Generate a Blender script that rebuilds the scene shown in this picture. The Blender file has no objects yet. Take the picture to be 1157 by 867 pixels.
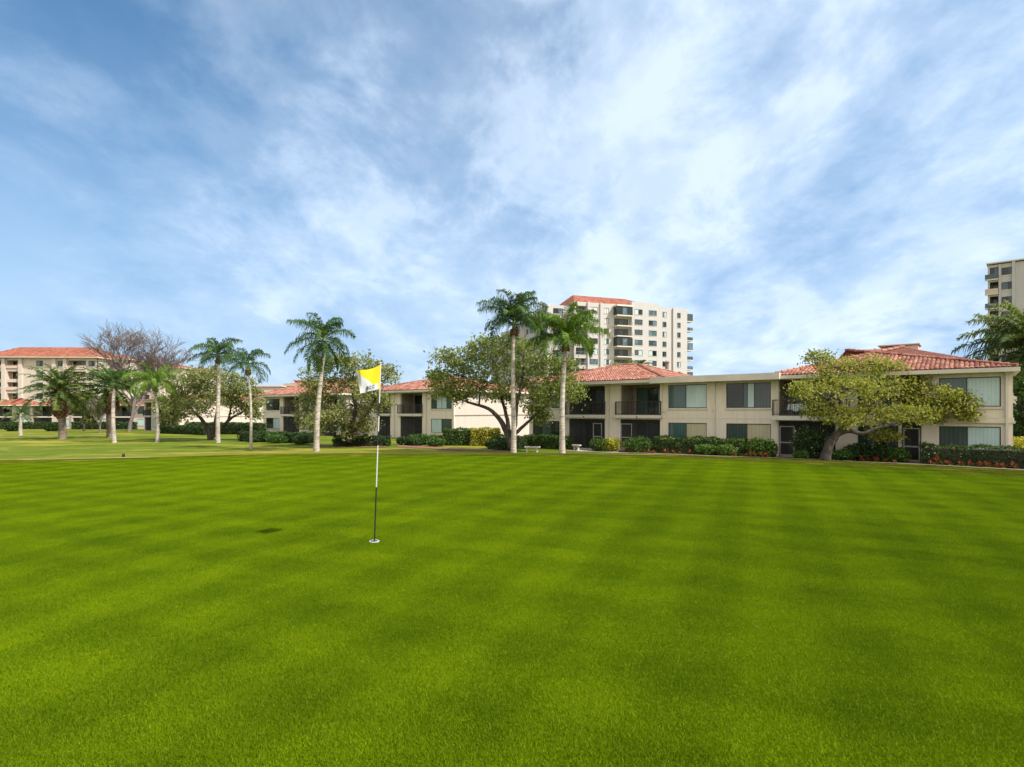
import bpy, math, random
import numpy as np
from mathutils import Vector
R = math.radians
rng = np.random.default_rng(7)
random.seed(7)
scene = bpy.context.scene
COL = scene.collection

# ------------------------------------------------------------------ camera
F, CX, HY, CAMZ = 650.0, 578.5, 464.5, 1.8
cam = bpy.data.objects.new('camera', bpy.data.cameras.new('camera'))
COL.objects.link(cam)
cam.location = (0, 0, CAMZ)
cam.rotation_euler = (R(90), 0, 0)
cam.data.sensor_width = 36
cam.data.lens = F / 1157 * 36
cam.data.shift_y = (HY - 433.5) / 1157
cam.data.clip_start = 0.1
cam.data.clip_end = 9000
scene.camera = cam

# ------------------------------------------------------------------ light
SUN_H = Vector((0.90, -0.436)).normalized()      # horizontal direction towards the sun
SUN_EL = R(49)
sl = bpy.data.lights.new('sun', 'SUN')
sl.energy = 4.7
sl.angle = R(0.55)
sl.color = (1.0, 0.955, 0.885)
sun = bpy.data.objects.new('sun', sl)
COL.objects.link(sun)
sun.location = (30, -15, 40)
d = Vector((SUN_H.x * math.cos(SUN_EL), SUN_H.y * math.cos(SUN_EL), math.sin(SUN_EL)))
sun.rotation_euler = d.to_track_quat('Z', 'Y').to_euler()

scene.view_settings.view_transform = 'Standard'
scene.view_settings.look = 'None'
scene.view_settings.exposure = 0.60
scene.view_settings.gamma = 1
scene.view_settings.use_curve_mapping = False

world = bpy.data.worlds.new('World')
scene.world = world
world.use_nodes = True
wt = world.node_tree
wt.nodes.clear()


def N(t, typ, **kw):
    n = t.nodes.new(typ)
    ins = kw.pop('ins', {})
    for k, v in kw.items():
        setattr(n, k, v)
    for k, v in ins.items():
        s = n.inputs[k]
        if isinstance(v, bpy.types.NodeSocket):
            t.links.new(v, s)
        else:
            s.default_value = v
    return n


def M_(t, op, a, b=None, c=None):
    ins = {0: a}
    if b is not None: ins[1] = b
    if c is not None: ins[2] = c
    return N(t, 'ShaderNodeMath', operation=op, ins=ins).outputs[0]


def ramp(t, fac, stops, interp='LINEAR'):
    n = N(t, 'ShaderNodeValToRGB', ins={0: fac})
    cr = n.color_ramp
    cr.interpolation = interp
    while len(cr.elements) < len(stops): cr.elements.new(0.5)
    for e, (p, c) in zip(cr.elements, stops):
        e.position = p
        e.color = (c, c, c, 1) if isinstance(c, (int, float)) else (*c, 1)
    return n.outputs[0]


def mixc(t, fac, a, b, mode='MIX'):
    n = N(t, 'ShaderNodeMix', data_type='RGBA', blend_type=mode)
    for i, v in ((0, fac), (6, a), (7, b)):
        s = n.inputs[i]
        if isinstance(v, bpy.types.NodeSocket): t.links.new(v, s)
        elif i == 0: s.default_value = v
        else: s.default_value = (*v, 1) if len(v) == 3 else v
    return n.outputs[2]


def build_sky():
    t = wt
    sky = N(t, 'ShaderNodeTexSky', sky_type='NISHITA')
    sky.sun_disc = False
    sky.sun_elevation = SUN_EL
    sky.sun_rotation = math.atan2(SUN_H.x, SUN_H.y)
    sky.altitude = 0
    sky.air_density = 1.0
    sky.dust_density = 0.6
    sky.ozone_density = 2.5
    geo = N(t, 'ShaderNodeTexCoord')
    sep = N(t, 'ShaderNodeSeparateXYZ', ins={0: geo.outputs['Generated']})
    z = M_(t, 'MAXIMUM', sep.outputs[2], 0.0)
    zz = M_(t, 'ADD', z, 0.30)
    px = M_(t, 'DIVIDE', sep.outputs[0], zz)
    py = M_(t, 'DIVIDE', sep.outputs[1], zz)
    vec = N(t, 'ShaderNodeCombineXYZ', ins={0: px, 1: py, 2: 0.0}).outputs[0]

    def noise(scale, sx, sy, rot, seed, detail=7, rough=.55, dist=0.4):
        mp = N(t, 'ShaderNodeMapping', ins={0: vec, 1: (seed, seed * .7, seed * .3), 2: (0, 0, R(rot)), 3: (sx, sy, 1)})
        return N(t, 'ShaderNodeTexNoise', ins={'Vector': mp.outputs[0], 'Scale': scale, 'Detail': detail,
                 'Roughness': rough, 'Distortion': dist}).outputs[0]
    n1 = noise(1.7, 1.0, .60, 16, 35.5, 8, .52, .3)       # long soft streets of cloud
    n2 = noise(4.2, 1.0, .75, -24, 9.4, 8, .60, .25)     # smaller broken texture
    n3 = noise(.7, 1.0, .7, 0, 12.5, 3, .5, .2)         # broad cover
    n4 = noise(8.0, 1.0, .7, 30, 5.0, 5, .6, .2)
    s = M_(t, 'ADD', M_(t, 'MULTIPLY', n1, .42), M_(t, 'MULTIPLY', n2, .30))
    s = M_(t, 'ADD', s, M_(t, 'MULTIPLY', n3, .34))
    s = M_(t, 'ADD', s, M_(t, 'MULTIPLY', n4, .06))
    # cover thins out to the left (west) and thickens to the right and the middle
    s = M_(t, 'ADD', s, M_(t, 'MULTIPLY', sep.outputs[0], .13))
    cover = ramp(t, s, [(.42, .12), (.52, .40), (.60, .75), (.68, 1.0)], 'EASE')
    # thickness: white rims and greyer-blue bellies
    n5 = noise(2.3, 1.0, .62, 8, 31.0, 8, .58, .25)
    nb = M_(t, 'ADD', M_(t, 'MULTIPLY', n5, .52), M_(t, 'MULTIPLY', n2, .36))
    nb = M_(t, 'ADD', nb, M_(t, 'MULTIPLY', noise(9.0, 1.0, .8, 10, 71.0, 7, .62, .2), .14))
    # thicker, duller cloud towards the left (west), bright thin cloud ahead at mid height
    nb = M_(t, 'ADD', nb, M_(t, 'MULTIPLY', M_(t, 'MINIMUM', sep.outputs[0], 0.15), .11))
    dt = N(t, 'ShaderNodeVectorMath', operation='DOT_PRODUCT', ins={0: geo.outputs['Generated'], 1: (.07, .87, .48)}).outputs[1]
    nb = M_(t, 'ADD', nb, ramp(t, dt, [(.80, 0), (.99, .07)]))
    belly = ramp(t, nb, [(.38, 0), (.60, 1)], 'LINEAR')
    ccol = mixc(t, belly, (.155, .31, .52), (.58, .685, .83))
    # the haze that whitens the lowest few degrees
    hz = ramp(t, z, [(0.0, .9), (.14, .7), (.36, .2), (.6, 0.0)])
    blue = N(t, 'ShaderNodeVectorMath', operation='MULTIPLY', ins={0: sky.outputs[0], 1: (.036, .080, .096)}).outputs[0]
    base = mixc(t, hz, blue, (.43, .53, .69))
    col = mixc(t, M_(t, 'MULTIPLY', cover, .88), base, ccol)
    # unseen sky behind the camera, brightened and warmed as added fill for shaded fronts
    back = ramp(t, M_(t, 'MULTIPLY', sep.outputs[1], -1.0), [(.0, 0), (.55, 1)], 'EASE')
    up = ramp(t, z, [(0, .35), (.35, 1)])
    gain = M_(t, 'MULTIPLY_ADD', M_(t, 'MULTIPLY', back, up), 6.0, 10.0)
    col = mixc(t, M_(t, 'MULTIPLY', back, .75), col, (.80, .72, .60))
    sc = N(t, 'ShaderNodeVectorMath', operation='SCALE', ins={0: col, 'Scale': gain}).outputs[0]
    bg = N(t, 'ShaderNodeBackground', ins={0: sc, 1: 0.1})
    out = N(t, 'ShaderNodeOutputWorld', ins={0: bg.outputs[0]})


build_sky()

# ------------------------------------------------------------------ helpers
KEYS = ('label', 'category', 'group', 'kind')


def tag(o, label=None, cat=None, group=None, kind=None):
    for k, v in zip(KEYS, (label, cat, group, kind)):
        if v: o[k] = v
    return o


def thing(name, label, cat, loc=(0, 0, 0), rot=0, group=None):
    o = bpy.data.objects.new(name, None)
    o.empty_display_size = .3
    COL.objects.link(o)
    o.location = loc
    o.rotation_euler = (0, 0, rot)
    return tag(o, label, cat, group)


def copy_tree(o, parent=None):
    c = o.copy()
    COL.objects.link(c)
    c.parent = parent
    for ch in list(o.children):
        copy_tree(ch, c)
    return c


class MB:
    """collects polygons and links them as ONE mesh"""
    def __init__(s):
        s.v = []; s.f = []; s.m = []; s.a = []; s.uv = []
        s.nv = 0

    def poly(s, pts, m=0, a=.5):
        pts = [tuple(p) for p in pts]
        s.v.extend(pts)
        s.f.append(tuple(range(s.nv, s.nv + len(pts))))
        s.nv += len(pts); s.m.append(m); s.a.append(a)
        return s

    def mesh(s, verts, faces, m=0, a=.5):
        s.v.extend([tuple(p) for p in verts])
        for f in faces:
            s.f.append(tuple(i + s.nv for i in f)); s.m.append(m); s.a.append(a)
        s.nv += len(verts)
        return s

    def quads(s, q, a, m=0):
        q = np.asarray(q); n = len(q)
        s.v.extend(map(tuple, q.reshape(-1, 3).tolist()))
        idx = (np.arange(n * 4) + s.nv).reshape(n, 4).tolist()
        s.f.extend(map(tuple, idx)); s.nv += n * 4
        s.m.extend([m] * n)
        s.a.extend(np.broadcast_to(a, (n,)).tolist())

    def box(s, x0, x1, y0, y1, z0, z1, m=0, a=.5):
        v = [(x0, y0, z0), (x1, y0, z0), (x1, y1, z0), (x0, y1, z0), (x0, y0, z1), (x1, y0, z1), (x1, y1, z1), (x0, y1, z1)]
        s.mesh(v, [(0, 3, 2, 1), (4, 5, 6, 7), (0, 1, 5, 4), (1, 2, 6, 5), (2, 3, 7, 6), (3, 0, 4, 7)], m, a)
        return s

    def tube(s, pts, rad, n=8, m=0, a=.5, cap=True):
        pts = [Vector(p) for p in pts]
        if not hasattr(rad, '__len__'): rad = [rad] * len(pts)
        vs = []; up = None
        for i, p in enumerate(pts):
            t = (pts[min(i + 1, len(pts) - 1)] - pts[max(i - 1, 0)])
            if t.length < 1e-9: t = Vector((0, 0, 1))
            t.normalize()
            if up is None:
                up = Vector((1, 0, 0)) if abs(t.z) > .8 else Vector((0, 0, 1))
            e1 = (up - t * up.dot(t)).normalized(); up = e1
            e2 = t.cross(e1)
            for k in range(n):
                an = 2 * math.pi * k / n
                vs.append(p + (e1 * math.cos(an) + e2 * math.sin(an)) * rad[i])
        fs = []
        for i in range(len(pts) - 1):
            for k in range(n):
                k2 = (k + 1) % n
                fs.append((i * n + k, i * n + k2, (i + 1) * n + k2, (i + 1) * n + k))
        if cap:
            fs.append(tuple(reversed(range(n)))); fs.append(tuple(range((len(pts) - 1) * n, len(pts) * n)))
        s.mesh(vs, fs, m, a)
        return s

    def build(s, name, mats, parent=None, smooth=False):
        me = bpy.data.meshes.new(name)
        me.from_pydata(s.v, [], s.f)
        if not isinstance(mats, (list, tuple)): mats = [mats]
        for k in mats: me.materials.append(k)
        me.polygons.foreach_set('material_index', s.m)
        at = me.attributes.new('var', 'FLOAT', 'FACE')
        at.data.foreach_set('value', s.a)
        if smooth: me.polygons.foreach_set('use_smooth', [True] * len(s.f))
        me.update()
        o = bpy.data.objects.new(name, me)
        COL.objects.link(o)
        o.parent = parent
        return o


def sstep(t):
    t = np.clip(t, 0, 1)
    return t * t * (3 - 2 * t)


# ------------------------------------------------------------------ materials
def mat(name):
    m = bpy.data.materials.new(name)
    m.use_nodes = True
    t = m.node_tree
    return m, t, t.nodes['Principled BSDF']


def setp(b, t, **kw):
    names = dict(col='Base Color', rough='Roughness', metal='Metallic', spec='Specular IOR Level', normal='Normal',
                 coat='Coat Weight', coatr='Coat Roughness', sheen='Sheen Weight', sheenr='Sheen Roughness',
                 alpha='Alpha', sheent='Sheen Tint')
    for k, v in kw.items():
        s = b.inputs[names[k]]
        if isinstance(v, bpy.types.NodeSocket): t.links.new(v, s)
        elif k in ('col', 'sheent'): s.default_value = (*v, 1)
        else: s.default_value = v


def objco(t):
    return N(t, 'ShaderNodeTexCoord').outputs['Object']


def tnoise(t, vec, scale, detail=4, rough=.5, dist=0.):
    return N(t, 'ShaderNodeTexNoise', ins={'Vector': vec, 'Scale': scale, 'Detail': detail, 'Roughness': rough, 'Distortion': dist}).outputs[0]


def tmap(t, vec, sc=(1, 1, 1), rot=0, loc=(0, 0, 0)):
    return N(t, 'ShaderNodeMapping', ins={0: vec, 1: loc, 2: (0, 0, R(rot)), 3: sc}).outputs[0]


def bump(t, h, dist=.02, st=1.0):
    return N(t, 'ShaderNodeBump', ins={'Height': h, 'Distance': dist, 'Strength': st}).outputs[0]


def attr(t):
    return N(t, 'ShaderNodeAttribute', attribute_name='var').outputs['Fac']


def plain(name, col, rough=.6, var=.15, scale=3., bumpd=0., **kw):
    m, t, b = mat(name)
    v = objco(t)
    n = tnoise(t, v, scale, 5, .6)
    c = mixc(t, ramp(t, n, [(.3, 0), (.7, 1)]), tuple(x * (1 - var) for x in col), tuple(min(1, x * (1 + var)) for x in col))
    setp(b, t, col=c, rough=rough, **kw)
    if bumpd:
        setp(b, t, normal=bump(t, tnoise(t, v, 40, 4, .6), bumpd))
    return m


def stucco(name, col, dirt=.25):
    m, t, b = mat(name)
    v = objco(t)
    n = tnoise(t, v, .6, 5, .6)
    st = tnoise(t, tmap(t, v, (2.2, 2.2, .22)), 1.5, 5, .65)       # rain streaks
    f = M_(t, 'MULTIPLY', ramp(t, st, [(.48, 0), (.75, 1)]), dirt)
    c = mixc(t, n, tuple(x * .92 for x in col), tuple(min(1, x * 1.06) for x in col))
    c = mixc(t, f, c, (.20, .18, .14))
    fine = tnoise(t, v, 22, 3, .6)
    c = mixc(t, M_(t, 'MULTIPLY', fine, .18), c, tuple(x * .6 for x in col))
    setp(b, t, col=c, rough=.88, spec=.2, normal=bump(t, tnoise(t, v, 60, 3, .7), .012, .8))
    return m


def roof_tile(name, c0, c1, c2):
    m, t, b = mat(name)
    a = attr(t)
    v = objco(t)
    n = tnoise(t, v, .9, 5, .6)
    s = M_(t, 'ADD', M_(t, 'MULTIPLY', a, .75), M_(t, 'MULTIPLY', n, .5))
    c = ramp(t, s, [(.15, c0), (.60, c1), (.95, c2)])
    k = tnoise(t, v, 14, 4, .7)
    c = mixc(t, M_(t, 'MULTIPLY', ramp(t, k, [(.5, 0), (.75, 1)]), .45), c, (.09, .06, .045))
    setp(b, t, col=c, rough=.8, spec=.25, normal=bump(t, k, .01))
    return m


def glass(name, col, rough=.04, stripes=None, col2=None, spacing=9.):
    m, t, b = mat(name)
    if stripes:
        v = objco(t)
        sx = N(t, 'ShaderNodeSeparateXYZ', ins={0: v}).outputs[0]
        w = M_(t, 'SINE', M_(t, 'MULTIPLY', sx, spacing * 2 * math.pi))
        n = tnoise(t, tmap(t, v, (1.4, 1, .25)), 1.6, 4, .6)
        f = M_(t, 'ADD', M_(t, 'MULTIPLY', w, .12), n)
        c = ramp(t, f, [(.2, col), (.8, col2)])
        setp(b, t, col=c)
    else:
        v = objco(t)
        n = tnoise(t, tmap(t, v, (1, 1, .6)), .9, 3, .5)
        setp(b, t, col=mixc(t, ramp(t, n, [(.35, 0), (.65, 1)]), tuple(x * .5 for x in col), tuple(x * 1.6 for x in col)))
    setp(b, t, rough=.6, spec=.0, coat=.9, coatr=rough)
    return m


def leafmat(name, dark, mid, light, trans=.42, rough=.6, spec=.12):
    m, t, b = mat(name)
    a = attr(t)
    c = ramp(t, a, [(0, dark), (.5, mid), (1, light)])
    setp(b, t, col=c, rough=rough, spec=spec)
    tr = N(t, 'ShaderNodeBsdfTranslucent', ins={0: mixc(t, .35, c, (.30, .36, .02))})
    mx = N(t, 'ShaderNodeMixShader', ins={0: trans, 1: b.outputs[0], 2: tr.outputs[0]})
    t.links.new(mx.outputs[0], t.nodes['Material Output'].inputs[0])
    return m


def bark(name, c0, c1, scale=6., ring=False):
    m, t, b = mat(name)
    v = objco(t)
    if ring:
        n = tnoise(t, tmap(t, v, (.8, .8, 5)), 1.4, 5, .6, .3)
        k = tnoise(t, v, 1.1, 4, .6)
        f = M_(t, 'ADD', M_(t, 'MULTIPLY', n, .65), M_(t, 'MULTIPLY', k, .4))
        c = ramp(t, f, [(.36, c0), (.62, c1)])
    else:
        n = tnoise(t, tmap(t, v, (1, 1, .35)), scale, 6, .65, .4)
        c = ramp(t, n, [(.32, c0), (.68, c1)])
    setp(b, t, col=c, rough=.9, spec=.2, normal=bump(t, n, .05))
    return m


MAT = {}
MAT['stucco'] = stucco('stucco_beige', (.74, .655, .54), .22)
MAT['stucco_white'] = stucco('stucco_cream', (.56, .48, .415), .16)
MAT['stucco_tower'] = stucco('stucco_tower', (.50, .475, .465), .2)
MAT['stucco_pink'] = stucco('stucco_pale_pink', (.62, .47, .39), .2)
MAT['trim'] = plain('beige_trim', (.60, .53, .42), .6, .12)
MAT['trim_dark'] = plain('brown_band', (.22, .16, .12), .7, .15)
MAT['gutter'] = plain('gutter_metal', (.58, .52, .43), .45, .10, 1.)
MAT['tile'] = roof_tile('clay_tile', (.17, .060, .038), (.29, .112, .074), (.42, .21, .15))
MAT['tile_far'] = roof_tile('clay_tile_far', (.19, .058, .032), (.27, .085, .048), (.34, .125, .075))
MAT['flatroof'] = plain('flat_roof_gravel', (.35, .33, .30), .9, .2)
MAT['bronze'] = plain('bronze_frame', (.035, .032, .03), .45, .2, metal=.3)
MAT['white_frame'] = plain('pale_frame', (.25, .245, .23), .5, .1)
MAT['glass'] = glass('window_glass', (.012, .022, .022))
MAT['glass_teal'] = glass('teal_blinds', (.035, .075, .075), stripes=True, col2=(.075, .14, .135), spacing=5)
MAT['glass_pale'] = glass('pale_blinds', (.34, .46, .45), stripes=True, col2=(.50, .62, .60), spacing=6)
MAT['glass_tan'] = glass('tan_blinds', (.40, .36, .24), stripes=True, col2=(.50, .45, .31), spacing=4)
MAT['glass_mid'] = glass('grey_blinds', (.03, .045, .047), stripes=True, col2=(.07, .095, .095), spacing=5)
MAT['glass_sky'] = glass('sky_window', (.07, .11, .14), rough=.03)
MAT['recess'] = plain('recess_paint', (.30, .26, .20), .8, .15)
MAT['slab'] = plain('balcony_slab_paint', (.60, .55, .47), .7, .12)
MAT['white'] = plain('white_paint', (.54, .53, .51), .5, .05)
MAT['black'] = plain('black_paint', (.012, .012, .014), .4, .1)
MAT['stone'] = plain('cast_stone', (.46, .43, .38), .85, .2, 6., .01)
MAT['cloth'] = glass('striped_cloth', (.35, .45, .52), rough=.5, stripes=True, col2=(.75, .78, .8), spacing=4)
MAT['oakbark'] = bark('oak_bark', (.028, .023, .018), (.10, .084, .068))
MAT['barebark'] = bark('bare_twig_bark', (.10, .08, .07), (.21, .17, .155), 3)
MAT['palmbark'] = bark('palm_trunk_bark', (.16, .13, .10), (.50, .45, .38), ring=True)
MAT['palmbark_dark'] = bark('dark_palm_bark', (.06, .045, .035), (.22, .17, .13), ring=True)
MAT['boots'] = bark('palm_boots', (.05, .028, .016), (.20, .11, .06), 5)
MAT['shaft'] = plain('crownshaft', (.16, .22, .06), .5, .3)
MAT['oakleaf'] = leafmat('oak_leaves', (.095, .130, .030), (.215, .260, .060), (.38, .40, .15))
MAT['oakleaf_y'] = leafmat('yellowing_oak_leaves', (.12, .15, .022), (.28, .29, .045), (.46, .42, .12))
MAT['oakleaf_g'] = leafmat('olive_leaves', (.12, .145, .045), (.250, .270, .090), (.42, .41, .19))
MAT['palmleaf'] = leafmat('palm_leaflets', (.018, .045, .014), (.042, .095, .022), (.10, .17, .03), .22, .55, .15)
MAT['palmleaf_y'] = leafmat('bright_palm_leaflets', (.030, .075, .010), (.085, .17, .016), (.20, .30, .03), .28, .55, .15)
MAT['palmleaf_d'] = leafmat('dark_palm_leaflets', (.03, .06, .016), (.070, .115, .026), (.17, .21, .05), .22, .55, .15)
MAT['hedge'] = leafmat('hedge_leaves', (.018, .045, .012), (.055, .115, .022), (.15, .24, .045), .22, .42)
MAT['hedge_d'] = leafmat('dark_hedge_leaves', (.010, .026, .010), (.028, .060, .018), (.08, .13, .035), .2, .42)
MAT['hedge_y'] = leafmat('golden_hedge_leaves', (.16, .17, .02), (.40, .38, .04), (.62, .56, .10), .25)
MAT['hedge_core'] = plain('hedge_twigs', (.030, .030, .016), .9, .3)
MAT['red'] = leafmat('bromeliad_leaves', (.10, .010, .008), (.26, .028, .020), (.42, .10, .07), .2, .4)
MAT['redbase'] = leafmat('bromeliad_green', (.03, .06, .02), (.08, .12, .03), (.20, .16, .06), .2, .4)


def screen_mat():
    m, t, b = mat('insect_screen')
    setp(b, t, col=(.018, .02, .02), rough=.7)
    tr = N(t, 'ShaderNodeBsdfTransparent')
    mx = N(t, 'ShaderNodeMixShader', ins={0: .42, 1: b.outputs[0], 2: tr.outputs[0]})
    t.links.new(mx.outputs[0], t.nodes['Material Output'].inputs[0])
    return m


MAT['screen'] = screen_mat()


def turf_colour(t, v):
    """two crossing sets of mower-wide stripes and slow natural variation"""
    wob = tnoise(t, v, .35, 3, .5)

    def stripe(ang, w, soft):
        rr_ = tmap(t, v, rot=ang)
        x = N(t, 'ShaderNodeSeparateXYZ', ins={0: rr_}).outputs[0]
        x = M_(t, 'ADD', x, M_(t, 'MULTIPLY', wob, .30))
        sn = M_(t, 'SINE', M_(t, 'MULTIPLY', x, math.pi / w))
        return ramp(t, M_(t, 'ADD', M_(t, 'MULTIPLY', sn, .5), .5), [(.5 - soft, 0), (.5 + soft, 1)], 'EASE')
    s1 = stripe(23, .56, .30)
    s2 = stripe(-67, .56, .32)
    big = tnoise(t, v, .20, 4, .55, .4)
    midn = tnoise(t, v, 1.6, 6, .65, .3)
    f = M_(t, 'ADD', M_(t, 'MULTIPLY', s1, .15), M_(t, 'MULTIPLY', s2, .13))
    f = M_(t, 'ADD', f, M_(t, 'MULTIPLY', ramp(t, big, [(.3, 0), (.7, 1)]), .38))
    f = M_(t, 'ADD', f, M_(t, 'MULTIPLY', ramp(t, midn, [(.32, 0), (.68, 1)]), .30))
    c = ramp(t, f, [(.10, TURF[0]), (.45, TURF[1]), (.85, TURF[2])])
    sk = N(t, 'ShaderNodeTexVoronoi', ins={'Vector': v, 'Scale': 1.3}).outputs['Distance']
    c = mixc(t, ramp(t, sk, [(.0, .8), (.03, 0)]), c, (.34, .33, .14))
    return c


TURF = ((.078, .142, .0008), (.136, .218, .0010), (.215, .308, .0016))


def grass_green():
    m, t, b = mat('putting_green_turf')
    v = N(t, 'ShaderNodeNewGeometry').outputs['Position']
    c = turf_colour(t, v)
    fine = tnoise(t, v, 60, 4, .75)
    c = mixc(t, ramp(t, fine, [(.35, .75), (.65, .35)]), c, (.016, .030, .001))
    setp(b, t, col=c, rough=.9, spec=.02, normal=bump(t, fine, .02, 1.0))
    return m


def blade_mat(name, rough_grass=False):
    m, t, b = mat(name)
    v = N(t, 'ShaderNodeNewGeometry').outputs['Position']
    a = attr(t)
    if rough_grass:
        n_ = tnoise(t, v, .5, 4, .6)
        c = ramp(t, n_, [(.35, (.055, .095, .004)), (.56, (.15, .16, .010)), (.68, (.38, .28, .07))])
    else:
        c = turf_colour(t, v)
    c = mixc(t, ramp(t, a, [(0, .35), (.4, 0)]), c, (.035, .075, .002))
    c = mixc(t, ramp(t, a, [(.80, 0), (1, .45)]), c, (.30, .34, .03))
    setp(b, t, col=c, rough=.7, spec=.06)
    tr = N(t, 'ShaderNodeBsdfTranslucent', ins={0: c})
    mx = N(t, 'ShaderNodeMixShader', ins={0: .30, 1: b.outputs[0], 2: tr.outputs[0]})
    t.links.new(mx.outputs[0], t.nodes['Material Output'].inputs[0])
    return m


def grass_rough():
    m, t, b = mat('rough_grass')
    v = objco(t)
    big = tnoise(t, tmap(t, v, (.35, 1, 1), 12), .16, 5, .6, .6)
    midn = tnoise(t, tmap(t, v, (.5, 1, 1)), .8, 5, .65, .5)
    fine = tnoise(t, v, 14, 5, .75)
    g = ramp(t, midn, [(.3, (.026, .054, .003)), (.7, (.090, .122, .006))])
    dry = ramp(t, M_(t, 'ADD', M_(t, 'MULTIPLY', big, .75), M_(t, 'MULTIPLY', midn, .3)), [(.50, 0), (.68, .85)])
    sep = N(t, 'ShaderNodeSeparateXYZ', ins={0: v})
    ex = M_(t, 'DIVIDE', M_(t, 'ADD', sep.outputs[0], 22.0), 19.0)
    ey = M_(t, 'DIVIDE', M_(t, 'SUBTRACT', sep.outputs[1], 31.0), 11.0)
    rad = M_(t, 'ADD', M_(t, 'MULTIPLY', ex, ex), M_(t, 'MULTIPLY', ey, ey))
    zone = ramp(t, M_(t, 'ADD', rad, M_(t, 'MULTIPLY', midn, .9)), [(.35, .85), (.99, 0)])
    dry = M_(t, 'MAXIMUM', dry, M_(t, 'MULTIPLY', zone, ramp(t, midn, [(.3, .55), (.55, 1)])))
    c = mixc(t, dry, g, (.42, .29, .055))
    c = mixc(t, M_(t, 'MULTIPLY', ramp(t, fine, [(.35, 1), (.65, 0)]), .3), c, (.03, .055, .004))
    setp(b, t, col=c, rough=.85, spec=.15, normal=bump(t, fine, .08), sheen=.3, sheent=(.4, .5, .02))
    return m


MAT['green'] = grass_green()
MAT['rough'] = grass_rough()
MAT['blade'] = blade_mat('turf_blades')
MAT['rough_blade'] = blade_mat('rough_blades', True)
MAT['mulch'] = plain('bark_mulch', (.20, .085, .05), .95, .6, 9., .03)
MAT['path'] = plain('concrete_path', (.42, .36, .28), .9, .15)
MAT['soil'] = plain('sandy_edge', (.34, .27, .16), .95, .3, 5.)


def flag_mat():
    m, t, b = mat('flag_cloth')
    a = attr(t)
    c = mixc(t, ramp(t, a, [(.45, 0), (.55, 1)], 'CONSTANT'), (.62, .62, .60), (.78, .60, .004))
    setp(b, t, col=c, rough=.7)
    tr = N(t, 'ShaderNodeBsdfTranslucent', ins={0: c})
    mx = N(t, 'ShaderNodeMixShader', ins={0: .35, 1: b.outputs[0], 2: tr.outputs[0]})
    t.links.new(mx.outputs[0], t.nodes['Material Output'].inputs[0])
    return m


MAT['flag'] = flag_mat()
MAT['navy'] = plain('navy_print', (.015, .02, .07), .6, .1)

# ------------------------------------------------------------------ terrain
EDGE = [(-60, -14), (-50, 6), (-34, 15), (-17.5, 19.6), (-11.4, 22.3), (-5, 22.9), (0, 22.7), (5.3, 21.6), (10.7, 18.6),
        (14.2, 14.6), (18, 7.5), (22, -3), (18, -16), (0, -22), (-35, -24)]


def smooth_closed(P, n=10):
    P = [Vector(p) for p in P]; out = []
    for i in range(len(P)):
        p0, p1, p2, p3 = P[i - 1], P[i], P[(i + 1) % len(P)], P[(i + 2) % len(P)]
        for k in range(n):
            t = k / n
            out.append(.5 * ((2 * p1) + (p2 - p0) * t + (2 * p0 - 5 * p1 + 4 * p2 - p3) * t * t + (3 * p1 - p0 - 3 * p2 + p3) * t ** 3))
    return out


EP = np.array([tuple(p) for p in smooth_closed(EDGE)])


def green_dist(x, y):
    """signed distance to the edge of the green, positive outside"""
    x = np.atleast_1d(np.asarray(x, float)); y = np.atleast_1d(np.asarray(y, float))
    a = EP; b = np.roll(EP, -1, 0)
    best = np.full(x.shape, 1e9); inside = np.zeros(x.shape, bool)
    for (ax, ay), (bx, by) in zip(a, b):
        dx, dy = bx - ax, by - ay
        t = np.clip(((x - ax) * dx + (y - ay) * dy) / (dx * dx + dy * dy), 0, 1)
        best = np.minimum(best, np.hypot(x - ax - t * dx, y - ay - t * dy))
        cr = ((ay > y) != (by > y)) & (x < (bx - ax) * (y - ay) / (by - ay + 1e-12) + ax)
        inside ^= cr
    return np.where(inside, -best, best)


def ground(x, y):
    dd = np.maximum(green_dist(x, y), 0)
    t = dd / 20.0
    s = 1 - np.log1p(np.exp((1 - t) * 9)) / 9
    s0 = 1 - math.log1p(math.exp(9)) / 9
    s = (s - s0) / (1 - s0)
    z = -1.35 * s
    y = np.atleast_1d(np.asarray(y, float))
    z = z - 1.0 * sstep((y - 66) / 80)
    return z


def gz(x, y):
    return float(ground(x, y)[0])


def X(px, D):
    return (px - CX) / F * D


def Z(py, D):
    return CAMZ - (py - HY) * D / F


def at(px, D):
    x = X(px, D)
    return Vector((x, D, gz(x, D)))


rr = np.concatenate([np.arange(.5, 62, .5), np.arange(62, 130, 2), np.arange(130, 300, 10), np.geomspace(300, 4500, 14)])
na = 300
ang = np.linspace(0, 2 * np.pi, na, endpoint=False)
gx = (rr[:, None] * np.cos(ang)).ravel(); gy = (rr[:, None] * np.sin(ang)).ravel()
gzz = ground(gx, gy)
ins = green_dist(gx, gy) < -.3
gzz = gzz - ins * .05
vs = [(0, 0, -.05)] + list(zip(gx.tolist(), gy.tolist(), gzz.tolist()))
fs = [(0, 1 + k, 1 + (k + 1) % na) for k in range(na)]
for i in range(len(rr) - 1):
    for k in range(na):
        k2 = (k + 1) % na
        fs.append((1 + i * na + k, 1 + (i + 1) * na + k, 1 + (i + 1) * na + k2, 1 + i * na + k2))
g = MB(); g.mesh(vs, fs)
tag(g.build('ground', MAT['rough'], smooth=True), kind='structure')
g = MB()
cen = EP.mean(0)
ring1 = EP
verts = [(cen[0], cen[1], .006)] + [(x, y, .006) for x, y in EP] + [(x + (x - cen[0]) * .006, y + (y - cen[1]) * .006, -.05) for x, y in EP]
n = len(EP)
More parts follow.
